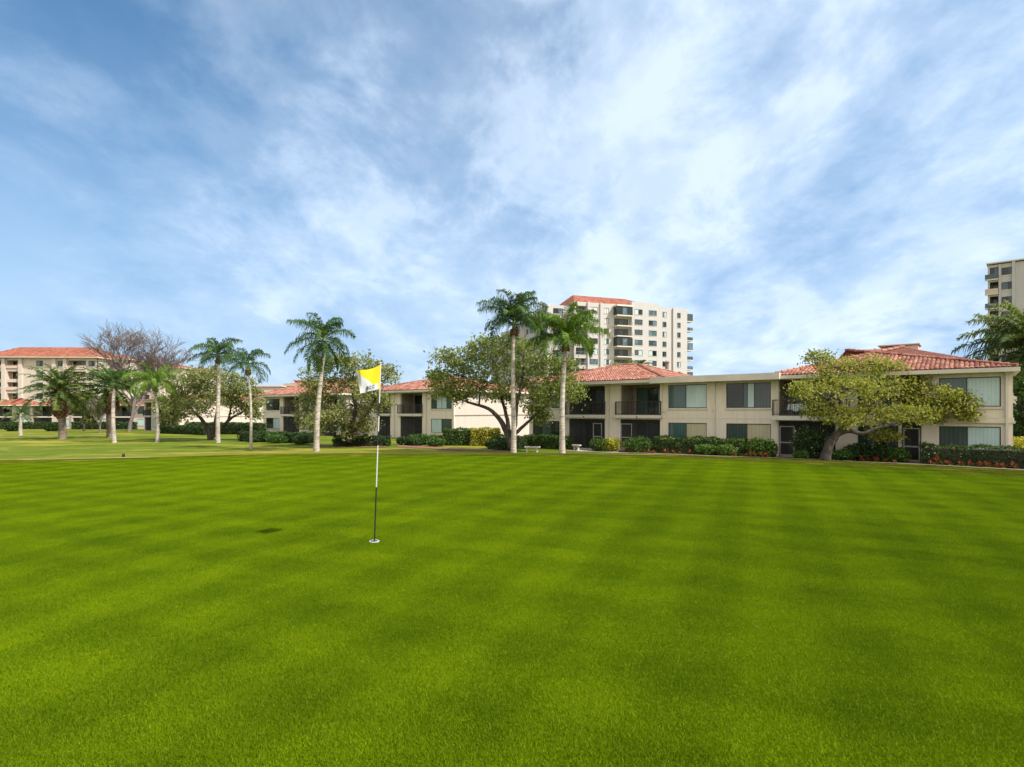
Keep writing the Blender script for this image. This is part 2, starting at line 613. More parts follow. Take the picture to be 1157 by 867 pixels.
fs = [(0, 1 + k, 1 + (k + 1) % n) for k in range(n)] + [(1 + k, 1 + n + k, 1 + n + (k + 1) % n, 1 + (k + 1) % n) for k in range(n)]
g.mesh(verts, fs)
tag(g.build('putting_green', MAT['green']), kind='structure')


def blade_patch(name, size, n, h, w, lean, m, seed, loc):
    """a square of single mown blades"""
    g_ = np.random.default_rng(seed)
    x = g_.uniform(-size / 2, size / 2, n); y = g_.uniform(-size / 2, size / 2, n)
    a = g_.uniform(0, 2 * np.pi, n)
    hh = h * g_.uniform(.55, 1.1, n); l_ = hh * np.tan(g_.uniform(0, lean, n)); la = g_.uniform(0, 2 * np.pi, n)
    wx, wy = np.cos(a) * w * .5, np.sin(a) * w * .5
    b0 = np.stack([x - wx, y - wy, np.zeros(n)], 1); b1 = np.stack([x + wx, y + wy, np.zeros(n)], 1)
    tip = np.stack([x + np.cos(la) * l_, y + np.sin(la) * l_, hh], 1)
    k = .35
    t0 = tip + np.stack([wx, wy, 0 * wx], 1) * k; t1 = tip - np.stack([wx, wy, 0 * wx], 1) * k
    mb = MB(); mb.quads(np.stack([b0, b1, t0, t1], 1), g_.random(n))
    o = mb.build(name, m); o.location = loc
    return o


def grass_field(name, pts, patch, m, label, spin=True):
    me = bpy.data.meshes.new(name)
    me.from_pydata([tuple(p) for p in pts], [], [])
    o = bpy.data.objects.new(name, me); COL.objects.link(o)
    tag(o, label, 'grass', kind='stuff'); tag(patch, label, 'grass', kind='stuff')
    ng = bpy.data.node_groups.new(name, 'GeometryNodeTree')
    ng.interface.new_socket('Geometry', in_out='INPUT', socket_type='NodeSocketGeometry')
    ng.interface.new_socket('Geometry', in_out='OUTPUT', socket_type='NodeSocketGeometry')
    gi = ng.nodes.new('NodeGroupInput'); go = ng.nodes.new('NodeGroupOutput')
    oi = ng.nodes.new('GeometryNodeObjectInfo'); oi.inputs['Object'].default_value = patch; oi.inputs['As Instance'].default_value = True
    ip = ng.nodes.new('GeometryNodeInstanceOnPoints')
    rv = ng.nodes.new('FunctionNodeRandomValue'); rv.data_type = 'INT'
    rv.inputs[4].default_value = 0; rv.inputs[5].default_value = 3
    ml = ng.nodes.new('ShaderNodeMath'); ml.operation = 'MULTIPLY'; ml.inputs[1].default_value = math.pi / 2
    cx_ = ng.nodes.new('ShaderNodeCombineXYZ')
    L = ng.links.new
    L(rv.outputs[2], ml.inputs[0]); L(ml.outputs[0], cx_.inputs[2]); L(cx_.outputs[0], ip.inputs['Rotation'])
    L(gi.outputs[0], ip.inputs['Points']); L(oi.outputs['Geometry'], ip.inputs['Instance']); L(ip.outputs[0], go.inputs[0])
    md = o.modifiers.new('grass', 'NODES'); md.node_group = ng
    return o


xs, ys = np.meshgrid(np.arange(-24, 24), np.arange(-2, 24)); xs = xs.ravel() + .5; ys = ys.ravel() + .5
dd_ = green_dist(xs, ys)
keep = (dd_ < -.45) & (np.abs(xs) < ys * 1.0 + 4)
pt = [(float(a_), float(b_), .006) for a_, b_ in zip(xs[keep], ys[keep])]
pch = blade_patch('turf_patch', 1.04, 42000, .013, .0042, .9, MAT['blade'], 5, pt[0])
grass_field('green_turf', pt[1:], pch, MAT['blade'], 'short mown blades of the striped putting green')
# looser turf up to the ragged edge, and the taller rough round it
gg_ = np.random.default_rng(8)
pe, pr_ = [], []
for _ in range(60000):
    a_, b_ = gg_.uniform(-28, 26), gg_.uniform(4, 46)
    if abs(a_) < b_ * 1.0 + 3: pr_.append((a_, b_))
pr_ = np.array(pr_); dd_ = green_dist(pr_[:, 0], pr_[:, 1])
inner = pr_[(dd_ > -.7) & (dd_ < .05)]
outer = pr_[(dd_ > .12) & (dd_ < 14) & (gg_.random(len(dd_)) < np.exp(-dd_ / 6))]
pch = blade_patch('turf_tuft', .34, 4800, .013, .0042, .9, MAT['blade'], 6, (*inner[0], .006))
grass_field('green_turf_edge', [(*p, .006) for p in inner[1:1600]], pch, MAT['blade'], 'mown blades along the rim of the putting green')
zo = ground(outer[:, 0], outer[:, 1])
pch = blade_patch('rough_tuft', .55, 900, .045, .008, .8, MAT['rough_blade'], 7, (*outer[0], zo[0]))
grass_field('rough_turf', [(p[0], p[1], z_) for p, z_ in zip(outer[1:9000], zo[1:9000])], pch, MAT['rough_blade'], 'taller patchy grass round the putting green')


def drape(name, m, quadfn, nu, nv, lift, kind='structure'):
    g = MB(); V = []
    for i in range(nu + 1):
        for j in range(nv + 1):
            p = quadfn(i / nu, j / nv)
            V.append((p[0], p[1], gz(p[0], p[1]) + lift))
    Fc = [(i * (nv + 1) + j, (i + 1) * (nv + 1) + j, (i + 1) * (nv + 1) + j + 1, i * (nv + 1) + j + 1) for i in range(nu) for j in range(nv)]
    g.mesh(V, Fc)
    return tag(g.build(name, m), kind=kind)


# ------------------------------------------------------------------ buildings
class Bld:
    def __init__(s, name, label, cat, loc, rotdeg, group=None):
        s.root = thing(name, label, cat, loc, R(rotdeg), group)
        s.loc = Vector(loc); s.a = R(rotdeg)
        s.u = Vector((math.cos(s.a), math.sin(s.a)))
        s.w = MB()

    def s(s_, px):
        """distance along the front for a ray through picture column px (front is local y = 0)"""
        r = Vector(((px - CX) / F, 1.0))
        o = s_.loc.to_2d(); u = s_.u
        # o + t u = k r
        den = u.x * r.y - u.y * r.x
        return (o.y * r.x - o.x * r.y) / den if den else 0

    def world(s, x, y):
        c, si = math.cos(s.a), math.sin(s.a)
        return Vector((s.loc.x + c * x - si * y, s.loc.y + si * x + c * y))

    def wall(s, u0, u1, z0, z1, v, ops, th=.22, m=0):
        """a wall in the plane y=v with real openings"""
        us = sorted({u0, u1, *[o[0] for o in ops], *[o[1] for o in ops]})
        zs = sorted({z0, z1, *[o[2] for o in ops], *[o[3] for o in ops]})
        us = [q for q in us if u0 <= q <= u1]; zs = [q for q in zs if z0 <= q <= z1]

        def solid(i, j):
            if i < 0 or j < 0 or i >= len(us) - 1 or j >= len(zs) - 1: return False
            cu = (us[i] + us[i + 1]) / 2; cz = (zs[j] + zs[j + 1]) / 2
            return not any(o[0] < cu < o[1] and o[2] < cz < o[3] for o in ops)
        w = s.w
        for i in range(len(us) - 1):
            for j in range(len(zs) - 1):
                if not solid(i, j): continue
                a, b, c, d_ = us[i], us[i + 1], zs[j], zs[j + 1]
                w.poly([(a, v, c), (b, v, c), (b, v, d_), (a, v, d_)], m)
                w.poly([(b, v + th, c), (a, v + th, c), (a, v + th, d_), (b, v + th, d_)], m)
                if not solid(i - 1, j): w.poly([(a, v, c), (a, v, d_), (a, v + th, d_), (a, v + th, c)], m)
                if not solid(i + 1, j): w.poly([(b, v, c), (b, v + th, c), (b, v + th, d_), (b, v, d_)], m)
                if not solid(i, j - 1): w.poly([(a, v, c), (a, v + th, c), (b, v + th, c), (b, v, c)], m)
                if not solid(i, j + 1): w.poly([(a, v, d_), (b, v, d_), (b, v + th, d_), (a, v + th, d_)], m)

    def window(s, u0, u1, z0, z1, v=0, panes=('glass', 'glass'), frame='bronze', sill=True, fw=.05, depth=.10, weights=None):
        f = MB()
        y0, y1 = v + depth - .05, v + depth + .02
        f.box(u0, u1, y0, y1, z0, z0 + fw).box(u0, u1, y0, y1, z1 - fw, z1)
        f.box(u0, u0 + fw, y0, y1, z0 + fw, z1 - fw).box(u1 - fw, u1, y0, y1, z0 + fw, z1 - fw)
        n = len(panes); weights = weights or [1 / n] * n
        e = [u0 + fw]
        for q in weights: e.append(e[-1] + q * (u1 - u0 - 2 * fw))
        for q in e[1:-1]: f.box(q - fw * .45, q + fw * .45, y0 + .01, y1 - .005, z0 + fw, z1 - fw)
        fo = f.build('window', MAT[frame], s.root)
        for i, p in enumerate(panes):
            dy = .012 * (i % 2)
            a, b = e[i] + (fw * .45 if i else 0), e[i + 1] - (fw * .45 if i < n - 1 else 0)
            pm = MB().box(a, b, y0 + .022 + dy, y0 + .034 + dy, z0 + fw, z1 - fw)
            pm.build('pane', MAT[p], fo)
        if sill:
            MB().box(u0 - .08, u1 + .08, v - .07, v + .05, z0 - .13, z0 - .002).build('sill', MAT['trim'], fo)
        return fo

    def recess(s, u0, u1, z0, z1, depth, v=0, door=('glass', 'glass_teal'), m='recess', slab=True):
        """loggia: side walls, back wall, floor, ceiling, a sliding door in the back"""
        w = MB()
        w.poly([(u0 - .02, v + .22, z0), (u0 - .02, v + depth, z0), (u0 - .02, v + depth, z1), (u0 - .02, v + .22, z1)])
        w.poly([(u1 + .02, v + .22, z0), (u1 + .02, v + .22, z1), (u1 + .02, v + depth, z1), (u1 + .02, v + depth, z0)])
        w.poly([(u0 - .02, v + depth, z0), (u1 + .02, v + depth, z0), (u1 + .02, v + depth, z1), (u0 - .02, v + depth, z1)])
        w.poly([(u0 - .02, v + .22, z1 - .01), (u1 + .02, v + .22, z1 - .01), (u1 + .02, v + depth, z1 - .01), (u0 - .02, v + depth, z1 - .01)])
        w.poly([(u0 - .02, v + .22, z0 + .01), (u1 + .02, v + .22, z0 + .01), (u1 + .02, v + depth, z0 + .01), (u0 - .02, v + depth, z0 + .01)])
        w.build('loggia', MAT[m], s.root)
        if door:
            s.window(u0 + .35, u1 - .25, z0 + .05, min(z1 - .15, z0 + 2.15), v + depth - .14, door, sill=False, fw=.06).name = 'sliding_door'

    def railing(s, u0, u1, z, v=-.3, h=1.05, returns=True, mname='bronze', sp=.13):
        r = MB()
        r.box(u0, u1, v, v + .05, z + h - .05, z + h)
        r.box(u0, u1, v + .01, v + .04, z + .08, z + .12)
        k = u0
        nb = max(2, int((u1 - u0) / sp))
        for i in range(nb + 1):
            x = u0 + (u1 - u0) * i / nb
            ww = .028 if i % 8 == 0 or i == nb else .011
            r.box(x - ww, x + ww, v + .025 - ww, v + .025 + ww, z, z + h - .05)
        if returns:
            for x in (u0, u1):
                r.box(x - .02, x + .02, v + .051, 0.0, z + h - .05, z + h)
                for q in range(1, 3):
                    r.box(x - .011, x + .011, v + q * .12, v + q * .12 + .02, z, z + h - .05)
        return r.build('railing', MAT[mname], s.root)

    def slab(s, u0, u1, z0, z1, v0=-.35, v1=-.003):
        MB().box(u0, u1, v0, v1, z0, z1).build('balcony_slab', MAT['slab'], s.root)

    def screen(s, u0, u1, z0, z1, v=.03, posts=3, door=None, frame='bronze', rail=.9):
        f = MB(); fw = .045
        f.box(u0, u1, v, v + .05, z1 - fw, z1).box(u0, u1, v, v + .05, z0, z0 + fw)
        for i in range(posts + 1):
            x = u0 + (u1 - u0 - fw) * i / posts
            f.box(x, x + fw, v + .001, v + .051, z0 + fw, z1 - fw)
        if rail: f.box(u0 + fw, u1 - fw, v + .004, v + .047, z0 + rail, z0 + rail + fw)
        fo = f.build('screen_enclosure', MAT[frame], s.root)
        MB().poly([(u0 + .02, v + .025, z0 + .02), (u1 - .02, v + .025, z0 + .02), (u1 - .02, v + .025, z1 - .02), (u0 + .02, v + .025, z1 - .02)]).build('mesh_panel', MAT['screen'], fo)
        if door:
            a, b = door
            dm = MB(); t = z0 + 2.08; w2 = .07
            dm.box(a, a + w2, v - .03, v - .002, z0 + .02, t).box(b - w2, b, v - .03, v - .002, z0 + .02, t)
            dm.box(a + w2, b - w2, v - .03, v - .002, t - w2, t).box(a + w2, b - w2, v - .03, v - .002, z0 + .02, z0 + .22)
            dm.box(a + w2, b - w2, v - .03, v - .002, z0 + .95, z0 + 1.03)
            do = dm.build('screen_door', MAT['white_frame'], s.root)
            MB().box(b - w2 * .8, b - w2 * .2, v - .08, v - .031, z0 + .98, z0 + 1.10).build('handle', MAT['bronze'], do)

    def downspout(s, u, z0, z1, v=0):
        d_ = MB()
        d_.box(u - .05, u + .05, v - .10, v - .012, z0 + .1, z1 - .25)
        d_.box(u - .11, u + .11, v - .22, v - .012, z1 - .25, z1 - .02)
        d_.box(u - .05, u + .05, v - .30, v - .012, z0, z0 + .099)
        d_.build('downspout', MAT['gutter'], s.root)

    def finish(s, m='stucco'):
        return s.w.build('wall', MAT[m] if isinstance(m, str) else m, s.root)


def hip_planes(x0, x1, y0, y1, rise, hipl=None, hipr=None):
    h = (y1 - y0) / 2
    hl = h if hipl is None else hipl
    hr = h if hipr is None else hipr
    return h, hl, hr


def hip_roof(root, x0, x1, y0, y1, ze, rise, mat_t='tile', hipl=None, hipr=None, tw=.22, course=.33, fascia=.24, name='roof',
             tiles=True, cap=True, fmat='gutter'):
    """hipped roof of barrel tiles laid as real curved tiles"""
    h, hl, hr = hip_planes(x0, x1, y0, y1, rise, hipl, hipr)
    ym = (y0 + y1) / 2
    A, B, C, D = (x0, y0), (x1, y0), (x1, y1), (x0, y1)
    Rl, Rr = (x0 + hl, ym), (x1 - hr, ym)
    g = MB()
    V = [(*A, ze), (*B, ze), (*C, ze), (*D, ze), (*Rl, ze + rise), (*Rr, ze + rise)]
    g.mesh(V, [(0, 1, 5, 4), (1, 2, 5), (2, 3, 4, 5), (3, 0, 4)])
    if tiles:
        # each face: eave start, eave direction, inward direction, eave length, run, cut functions
        faces = [(Vector((x0, y0)), Vector((1, 0)), Vector((0, 1)), x1 - x0, h, hl, hr),
                 (Vector((x1, y0)), Vector((0, 1)), Vector((-1, 0)), y1 - y0, hr, h, h),
                 (Vector((x1, y1)), Vector((-1, 0)), Vector((0, -1)), x1 - x0, h, hr, hl),
                 (Vector((x0, y1)), Vector((0, -1)), Vector((1, 0)), y1 - y0, hl, h, h)]
        for o, e, i_, L, run, cl, cr in faces:
            sl = math.hypot(run, rise)
            nc = int(L / tw); w = L / nc
            prof = [(-.5, 0.), (-.28, .045), (0., .068), (.28, .045), (.5, 0.)]
            for c in range(nc):
                uc = (c + .5) * w
                lim = min(uc / cl if cl else 9, (L - uc) / cr if cr else 9, 1.0) * sl
                nrow = max(1, int(lim / course))
                for r_ in range(nrow):
                    s0 = r_ * course - .03; s1 = min((r_ + 1) * course + .02, lim)
                    if s1 - s0 < .08: continue
                    ja = random.random()
                    q = []
                    jz = random.uniform(-.006, .006)
                    for (pu, pz) in prof:
                        for ss, lift in ((s0, .045), (s1, .012)):
                            fr = ss / sl
                            p = o + e * (uc + pu * w * .98) + i_ * (fr * run)
                            q.append((p.x, p.y, ze + fr * rise + pz + lift + jz))
                    fcs = [(2 * k, 2 * k + 2, 2 * k + 3, 2 * k + 1) for k in range(4)]
                    fcs.append((0, 2, 4, 6, 8))
                    g.mesh(q, fcs, 0, ja)
    # ridge and hip caps
    ridge = [(Rl, Rr)] if Rr[0] > Rl[0] else []
    for a, b in ([(A, Rl), (D, Rl), (B, Rr), (C, Rr)]):
        n_ = max(3, int(math.dist(a, b) / .42))
        for k in range(n_):
            f0, f1 = k / n_, (k + 1.1) / n_
            p0 = Vector((a[0] + (b[0] - a[0]) * f0, a[1] + (b[1] - a[1]) * f0, ze + rise * f0 + .10))
            p1 = Vector((a[0] + (b[0] - a[0]) * min(1, f1), a[1] + (b[1] - a[1]) * min(1, f1), ze + rise * min(1, f1) + .06))
            if cap: g.tube([p0, p1], [.10, .08], 6, 0, random.random())
    for a, b in ridge:
        n_ = max(3, int(math.dist(a, b) / .42))
        for k in range(n_):
            p0 = Vector((a[0] + (b[0] - a[0]) * k / n_, a[1], ze + rise + .07)); p1 = Vector((a[0] + (b[0] - a[0]) * (k + 1) / n_, a[1], ze + rise + .05))
            if cap: g.tube([p0, p1], [.14, .12], 6, 0, random.random())
    ro = g.build(name, MAT[mat_t], root)
    f = MB()
    o = .04
    z0, z1 = ze - fascia, ze - .012
    f.box(x0 - .1, x1 + .1, y0 - .1, y0 + o, z0, z1).box(x0 - .1, x1 + .1, y1 - o, y1 + .1, z0, z1)
    f.box(x0 - .1, x0 + o, y0 + o, y1 - o, z0, z1).box(x1 - o, x1 + .1, y0 + o, y1 - o, z0, z1)
    f.box(x0 + o, x1 - o, y0 + o, y1 - o, z0 + .03, z0 + .08)       # soffit
    f.build('gutter', MAT[fmat], ro)
    return ro


# ---- main villa block on the right -------------------------------------
ANG = math.degrees(math.atan2(-.628, .778))
A = Bld('villa_block', 'long beige two storey villa with two red hipped roofs joined by a flat roof', 'building',
        (5.30, 48.2, -1.35), ANG)
S = A.s
EH = 5.42
ops = []


def add_w(b, ops, u0, u1, z0, z1, **kw):
    ops.append((u0, u1, z0, z1)); b.window(u0, u1, z0, z1, **kw)


uL, uR = S(598), S(1143)
GZ = .08
# left hip block
add_w(A, ops, S(602), S(633), .75, 2.28, panes=('glass', 'glass_mid', 'glass'))
add_w(A, ops, S(612), S(637), 3.38, 5.0, panes=('glass_mid', 'glass_teal'))
b1, b1e, b2, b2e = S(643), S(683.5), S(701), S(747)
for a_, b_ in ((b1, b1e), (b2, b2e)):
    ops.append((a_, b_, 2.84, 5.2)); ops.append((a_, b_, GZ, 2.5))
A.recess(b1, b1e, 2.84, 5.2, 2.2, door=('glass', 'glass_mid', 'glass'))
A.recess(b2, b2e, 2.84, 5.2, 2.2, door=('glass_teal', 'glass', 'glass_pale'))
A.recess(b1, b1e, GZ, 2.5, 2.2, door=('glass', 'glass_mid'))
A.recess(b2, b2e, GZ, 2.5, 2.2, door=('glass_mid', 'glass_teal', 'glass'))
A.slab(b1 - .28, b1e + .12, 2.60, 2.83); A.slab(b2 - .35, b2e + .12, 2.60, 2.83)
A.railing(b1 - .22, b1e + .06, 2.84); A.railing(b2 - .29, b2e + .06, 2.84)
A.screen(b1, b1e, GZ, 2.5, posts=3, door=(S(670), S(680)))
A.screen(b2, b2e, GZ, 2.5, posts=3, door=(b2 + .04, S(714)))
A.screen(b1, b1e, 2.84 + .02, 5.18, posts=3, rail=None, v=.12)
# flat roofed middle with four windows
for x0, x1, up, lo in ((755, 798.5, ('glass_teal', 'glass_pale'), ('glass_teal', 'glass_tan')),
                       (820.5, 871, ('glass', 'glass_teal', 'glass_pale', 'glass_mid'), ('glass_mid', 'glass_tan'))):
    wt_ = [.46, .54] if len(up) == 2 else [.38, .1, .16, .36]
    add_w(A, ops, S(x0), S(x1), 3.36, 5.08, panes=up, weights=wt_)
    add_w(A, ops, S(x0), S(x1), .70, 2.28, panes=lo, weights=[.47, .53])
# right hip block
b3, b3e = S(880), S(944)
ops += [(b3, b3e, 2.84, 5.2), (b3, b3e, GZ, 2.5)]
A.recess(b3, b3e, 2.84, 5.2, 2.4, door=('glass', 'glass_mid', 'glass'))
A.recess(b3, b3e, GZ, 2.5, 2.4, door=('glass', 'glass_mid', 'glass'))
A.slab(b3 - .25, b3e + .9, 2.56, 2.83, v0=-.8)
A.railing(b3 - .2, b3e + .85, 2.84, v=-.74)
A.screen(b3, b3e, GZ, 2.5, posts=4, door=(b3 + .04, S(898)))
add_w(A, ops, S(969), S(1015), .75, 2.28, panes=('glass', 'glass_mid', 'glass', 'glass_mid'))
add_w(A, ops, S(969), S(1008), 3.38, 5.05, panes=('glass', 'glass_teal'))
b4, b4e = S(1019), S(1041)
ops += [(b4, b4e, 2.84, 5.2), (b4, b4e, GZ, 2.5)]
A.recess(b4, b4e, 2.84, 5.2, 1.8, door=('glass',)); A.recess(b4, b4e, GZ, 2.5, 1.8, door=('glass', 'glass_mid'))
A.screen(b4, b4e, GZ, 2.5, posts=1, door=(b4 + .06, b4e - .06))
A.screen(b4, b4e, 2.86, 5.18, posts=2, rail=.9)
add_w(A, ops, S(1061), S(1131), 3.38, 5.02, panes=('glass_teal', 'glass_pale'), weights=[.46, .54])
add_w(A, ops, S(1061), S(1131), .72, 2.29, panes=('glass_mid', 'glass_pale'), weights=[.47, .53])
A.wall(uL, uR, -.6, EH, 0, ops)
DEP = 12.5
A.w.box(uL, uL + .2, .221, DEP, -.6, EH); A.w.box(uR - .2, uR, .221, DEP, -.6, EH); A.w.box(uL, uR, DEP + .001, DEP + .2, -.6, EH)
A.w.box(uL + .2, uR - .2, 3.2, 3.3, -.6, EH - .01)
A.w.box(S(748) - .12, S(748) + .04, -.08, -.002, -.6, EH)      # pilasters
A.w.box(S(877), S(879.3), -.08, -.002, -.6, EH)
A.w.box(S(1136), uR + .05, -.10, -.002, -.6, EH - .02)
A.finish('stucco')
band = MB()
band.box(S(1043), uR + .15, -.16, -.101, 2.48, 2.62).box(S(1043), uR + .10, -.13, -.1015, 2.62, 2.80)
band.box(S(1043), S(1136) - .01, -.10, -.002, 2.50, 2.78)
band.box(S(1043), S(1050), -.32, -.161, 2.62, 2.84)
band.build('belt_course', MAT['trim'], A.root)
band2 = MB(); band2.box(uL, b1 - .3, -.05, -.002, 2.55, 2.68).build('belt_course', MAT['trim'], A.root)
jl = MB()
for a_, b_ in ((S(748) + .05, S(808) - .12), (S(808) + .12, S(877) - .01), (b1e + .15, b2 - .4)):
    MB().box(a_, b_, -.018, -.002, 2.60, 2.635).build('floor_joint', MAT['trim'], A.root)
for q_, z_ in ((S(806), 3.1), (S(812), .9), (S(750.5), 3.0), (S(874), 3.0)):
    vt = MB().box(q_ - .11, q_ + .11, -.03, -.002, z_, z_ + .16)
    for k_ in range(3): vt.box(q_ - .10, q_ + .10, -.045, -.0305, z_ + .02 + .045 * k_, z_ + .045 + .045 * k_)
    vt.build('wall_vent', MAT['gutter'], A.root)
for q in (S(688.5), S(808), S(1137.5)):
    A.downspout(q, -.2, EH - .02, v=-.1 if q > S(1100) else 0)
hip_roof(A.root, uL - .9, S(757), -.95, DEP + .9, EH + .10, 1.75, hipl=6.5, hipr=5.8)
hip_roof(A.root, S(873), S(1149), -.75, DEP + .9, EH + .05, 2.0, hipl=6.8, hipr=9.0)
fr = MB()
fr.box(S(742), S(885), -1.0, DEP, EH + .06, EH + .14)
frr = fr.build('flat_roof', MAT['flatroof'], A.root)
ff = MB().box(S(741), S(885.5), -1.12, -1.0, EH - .22, EH + .22)
ff.box(S(741), S(741) + .1, -.999, 2, EH - .2, EH + .2).box(S(885.5) - .1, S(885.5), -.999, 2, EH - .2, EH + .2)
ff.box(S(742), S(885), -.99, -.23, EH - .16, EH - .1)
ff.build('fascia', MAT['gutter'], frr)
rv = MB(); q = A.s(699)
rv.tube([(q + 2.2, 4.2, EH + 1.2), (q + 2.2, 4.2, EH + 1.75)], .16, 10)
rv.tube([(q + 2.2, 4.2, EH + 1.75), (q + 2.2, 4.2, EH + 1.88)], [.26, .10], 10)
rv.build('roof_vent', MAT['trim_dark'], A.root)
bx = MB(); q0 = S(968)
bx.mesh([(q0, 7.5, EH + 1.10), (q0 + 2.6, 7.5, EH + 1.10), (q0 + 2.6, 9.5, EH + 1.10), (q0, 9.5, EH + 1.10),
         (q0 + .8, 7.6, EH + 2.20), (q0 + 2.6, 7.6, EH + 2.32), (q0 + 2.6, 9.5, EH + 2.32), (q0 + .8, 9.5, EH + 2.20)],
        [(0, 1, 5, 4), (1, 2, 6, 5), (2, 3, 7, 6), (3, 0, 4, 7), (4, 5, 6, 7)])
bx.box(q0 + .25, q0 + 2.7, 7.45, 9.6, EH + 2.33, EH + 2.40)
bx.build('roof_housing', MAT['stucco_pink'], A.root)
# wall lamp under the left balcony eave
for q in (S(662), S(722)):
    l = MB().tube([(q, -.36, 2.68), (q, -.40, 2.68)], .05, 8).build('floodlight', MAT['bronze'], A.root)


# ---- generic villas further away -----------------------------------------
def villa(name, label, loc, rot, spec, length, dep=11, group=None, ridge=1.95, endwall='stucco_white', hipl=None, hipr=None, front='stucco',
          tiles=True, over=.8):
    b = Bld(name, label, 'building', loc, rot, group)
    ops = []
    b.ops = ops
    spec(b, ops)
    b.wall(0, length, -.8, EH, 0, ops)
    b.w.box(0, length, dep, dep + .2, -.8, EH)
    b.w.box(.1, length - .1, 3.2, 3.3, -.8, EH - .02)
    b.w.box(0, .2, .221, dep - .001, -.8, EH)
    b.finish(front)
    e = MB().box(length - .2, length, .221, dep - .001, -.8, EH)
    e.build('end_wall', MAT[endwall], b.root)
    MB().box(length + .002, length + .05, .1, dep - .1, 2.62, 2.72).build('belt_course', MAT['trim_dark'], b.root)
    MB().box(length - .22, length + .003, -.04, .219, -.8, EH).build('corner_post', MAT['trim'], b.root)
    hip_roof(b.root, -over, length + over * .6, -over, dep + over, EH + .1, ridge, hipl=hipl, hipr=hipr, tiles=tiles, tw=.4 if tiles else .3, course=.5)
    return b


def std_bay(b, ops, u, w=3.6, rec=True, door=('glass', 'glass_mid')):
    ops += [(u, u + w, 2.84, 5.2), (u, u + w, .08, 2.5)]
    b.recess(u, u + w, 2.84, 5.2, 2.0, door=door); b.recess(u, u + w, .08, 2.5, 2.0, door=('glass', 'glass'))
    b.slab(u - .25, u + w + .15, 2.58, 2.83); b.railing(u - .2, u + w + .1, 2.84)
    b.screen(u, u + w, .08, 2.5, posts=3)


def std_win(b, ops, u, w=2.8, up=('glass_teal', 'glass_pale'), lo=('glass_pale', 'glass_mid')):
    add_w(b, ops, u, u + w, 3.38, 5.0, panes=up)
    add_w(b, ops, u, u + w, .75, 2.28, panes=lo)


def mk(bx_, px, D):     # base point for building with front-right corner at px, D and given length
    return X(px, D), D


# B: corner at px 512, D 63; front runs left/back
uv = Vector((math.cos(R(ANG)), math.sin(R(ANG))))
cB = Vector((X(513, 62), 62)); LB = 15.0; oB = cB - uv * LB


def specB(b, ops):
    s = b.s
    std_win(b, ops, s(487), s(510.5) - s(487), up=('glass_mid', 'glass_pale', 'glass_pale', 'glass_teal'), lo=('glass_pale', 'glass_mid'))
    std_bay(b, ops, s(452.5), s(477) - s(452.5))
    std_bay(b, ops, s(426.5), s(441) - s(426.5))
    b.downspout(s(482), -.2, EH)
    b.downspout(s(446), -.2, EH)


villa('villa', 'two storey villa behind the flag with coral tile roof and bare sunlit end wall', (oB.x, oB.y, -1.35), ANG, specB, LB, dep=14,
      group='two storey villas across the green')
# C
oC = Vector((X(297.5, 84), 84))


def specC(b, ops):
    s = b.s
    std_win(b, ops, s(300.5), s(316) - s(300.5), up=('glass_mid', 'glass'), lo=('glass', 'glass_pale'))
    std_bay(b, ops, s(320), s(338) - s(320))
    std_win(b, ops, s(342), 2.8); std_bay(b, ops, s(362), 3.6); std_win(b, ops, s(380), 1.8)


villa('villa', 'two storey villa with tile roof between the thin crooked palm and the tallest palm', (oC.x, oC.y, gz(oC.x, oC.y)), ANG, specC, 19.5, dep=12,
      group='two storey villas across the green', ridge=2.3)
# D
cD = Vector((X(203, 98), 98)); LD = 16; oD = cD - uv * LD


def specD(b, ops):
    std_win(b, ops, LD - 3.4); std_bay(b, ops, LD - 8); std_win(b, ops, LD - 12); std_bay(b, ops, .4, 3)


villa('villa', 'two storey villa half hidden behind the olive tree, long cream end wall in sun', (oD.x, oD.y, gz(oD.x, oD.y)), ANG, specD, LD, dep=24,
      group='two storey villas across the green')


# long low building at far left
def specE(b, ops):
    u = .8; k = 0
    while u < 50:
        if k % 2 == 0:
            std_bay(b, ops, u, 4.4, door=('glass', 'glass')); u += 5.6
        else:
            std_win(b, ops, u, 3.2, up=('glass_pale', 'glass_teal') if k % 4 == 1 else ('glass_mid', 'glass'), lo=('glass_pale', 'glass_pale')); u += 4.2
            b.w.box(u - .35, u - .05, -.3, -.002, -.8, EH)
        k += 1


oE = Vector((X(-10, 134), 134))
bE = Bld('low_apartment_building', 'long two storey cream building with separate red tile roofs behind the date palms', 'building', (oE.x, oE.y, gz(oE.x, oE.y)), -4)
opsE = []
specE(bE, opsE)
bE.wall(0, 53, -.8, EH, 0, opsE)
bE.w.box(0, 53, 11, 11.2, -.8, EH).box(.1, 52.9, 3.2, 3.3, -.8, EH - .02).box(0, .2, .221, 10.99, -.8, EH).box(52.8, 53, .221, 10.99, -.8, EH)
bE.finish('stucco_white')
for a_, b_ in ((-1, 5.0), (10, 16.5), (21.5, 28.5), (34, 43)):
    hip_roof(bE.root, a_, b_, -.8, 11.5, EH + .1, 1.7, 'tile_far', tw=.6, course=.7, cap=False, hipl=3.5, hipr=3.5, fmat='trim')
MB().box(-.5, 53.5, -.5, 11.4, EH - .12, EH - .02).build('flat_roof', MAT['slab'], bE.root)


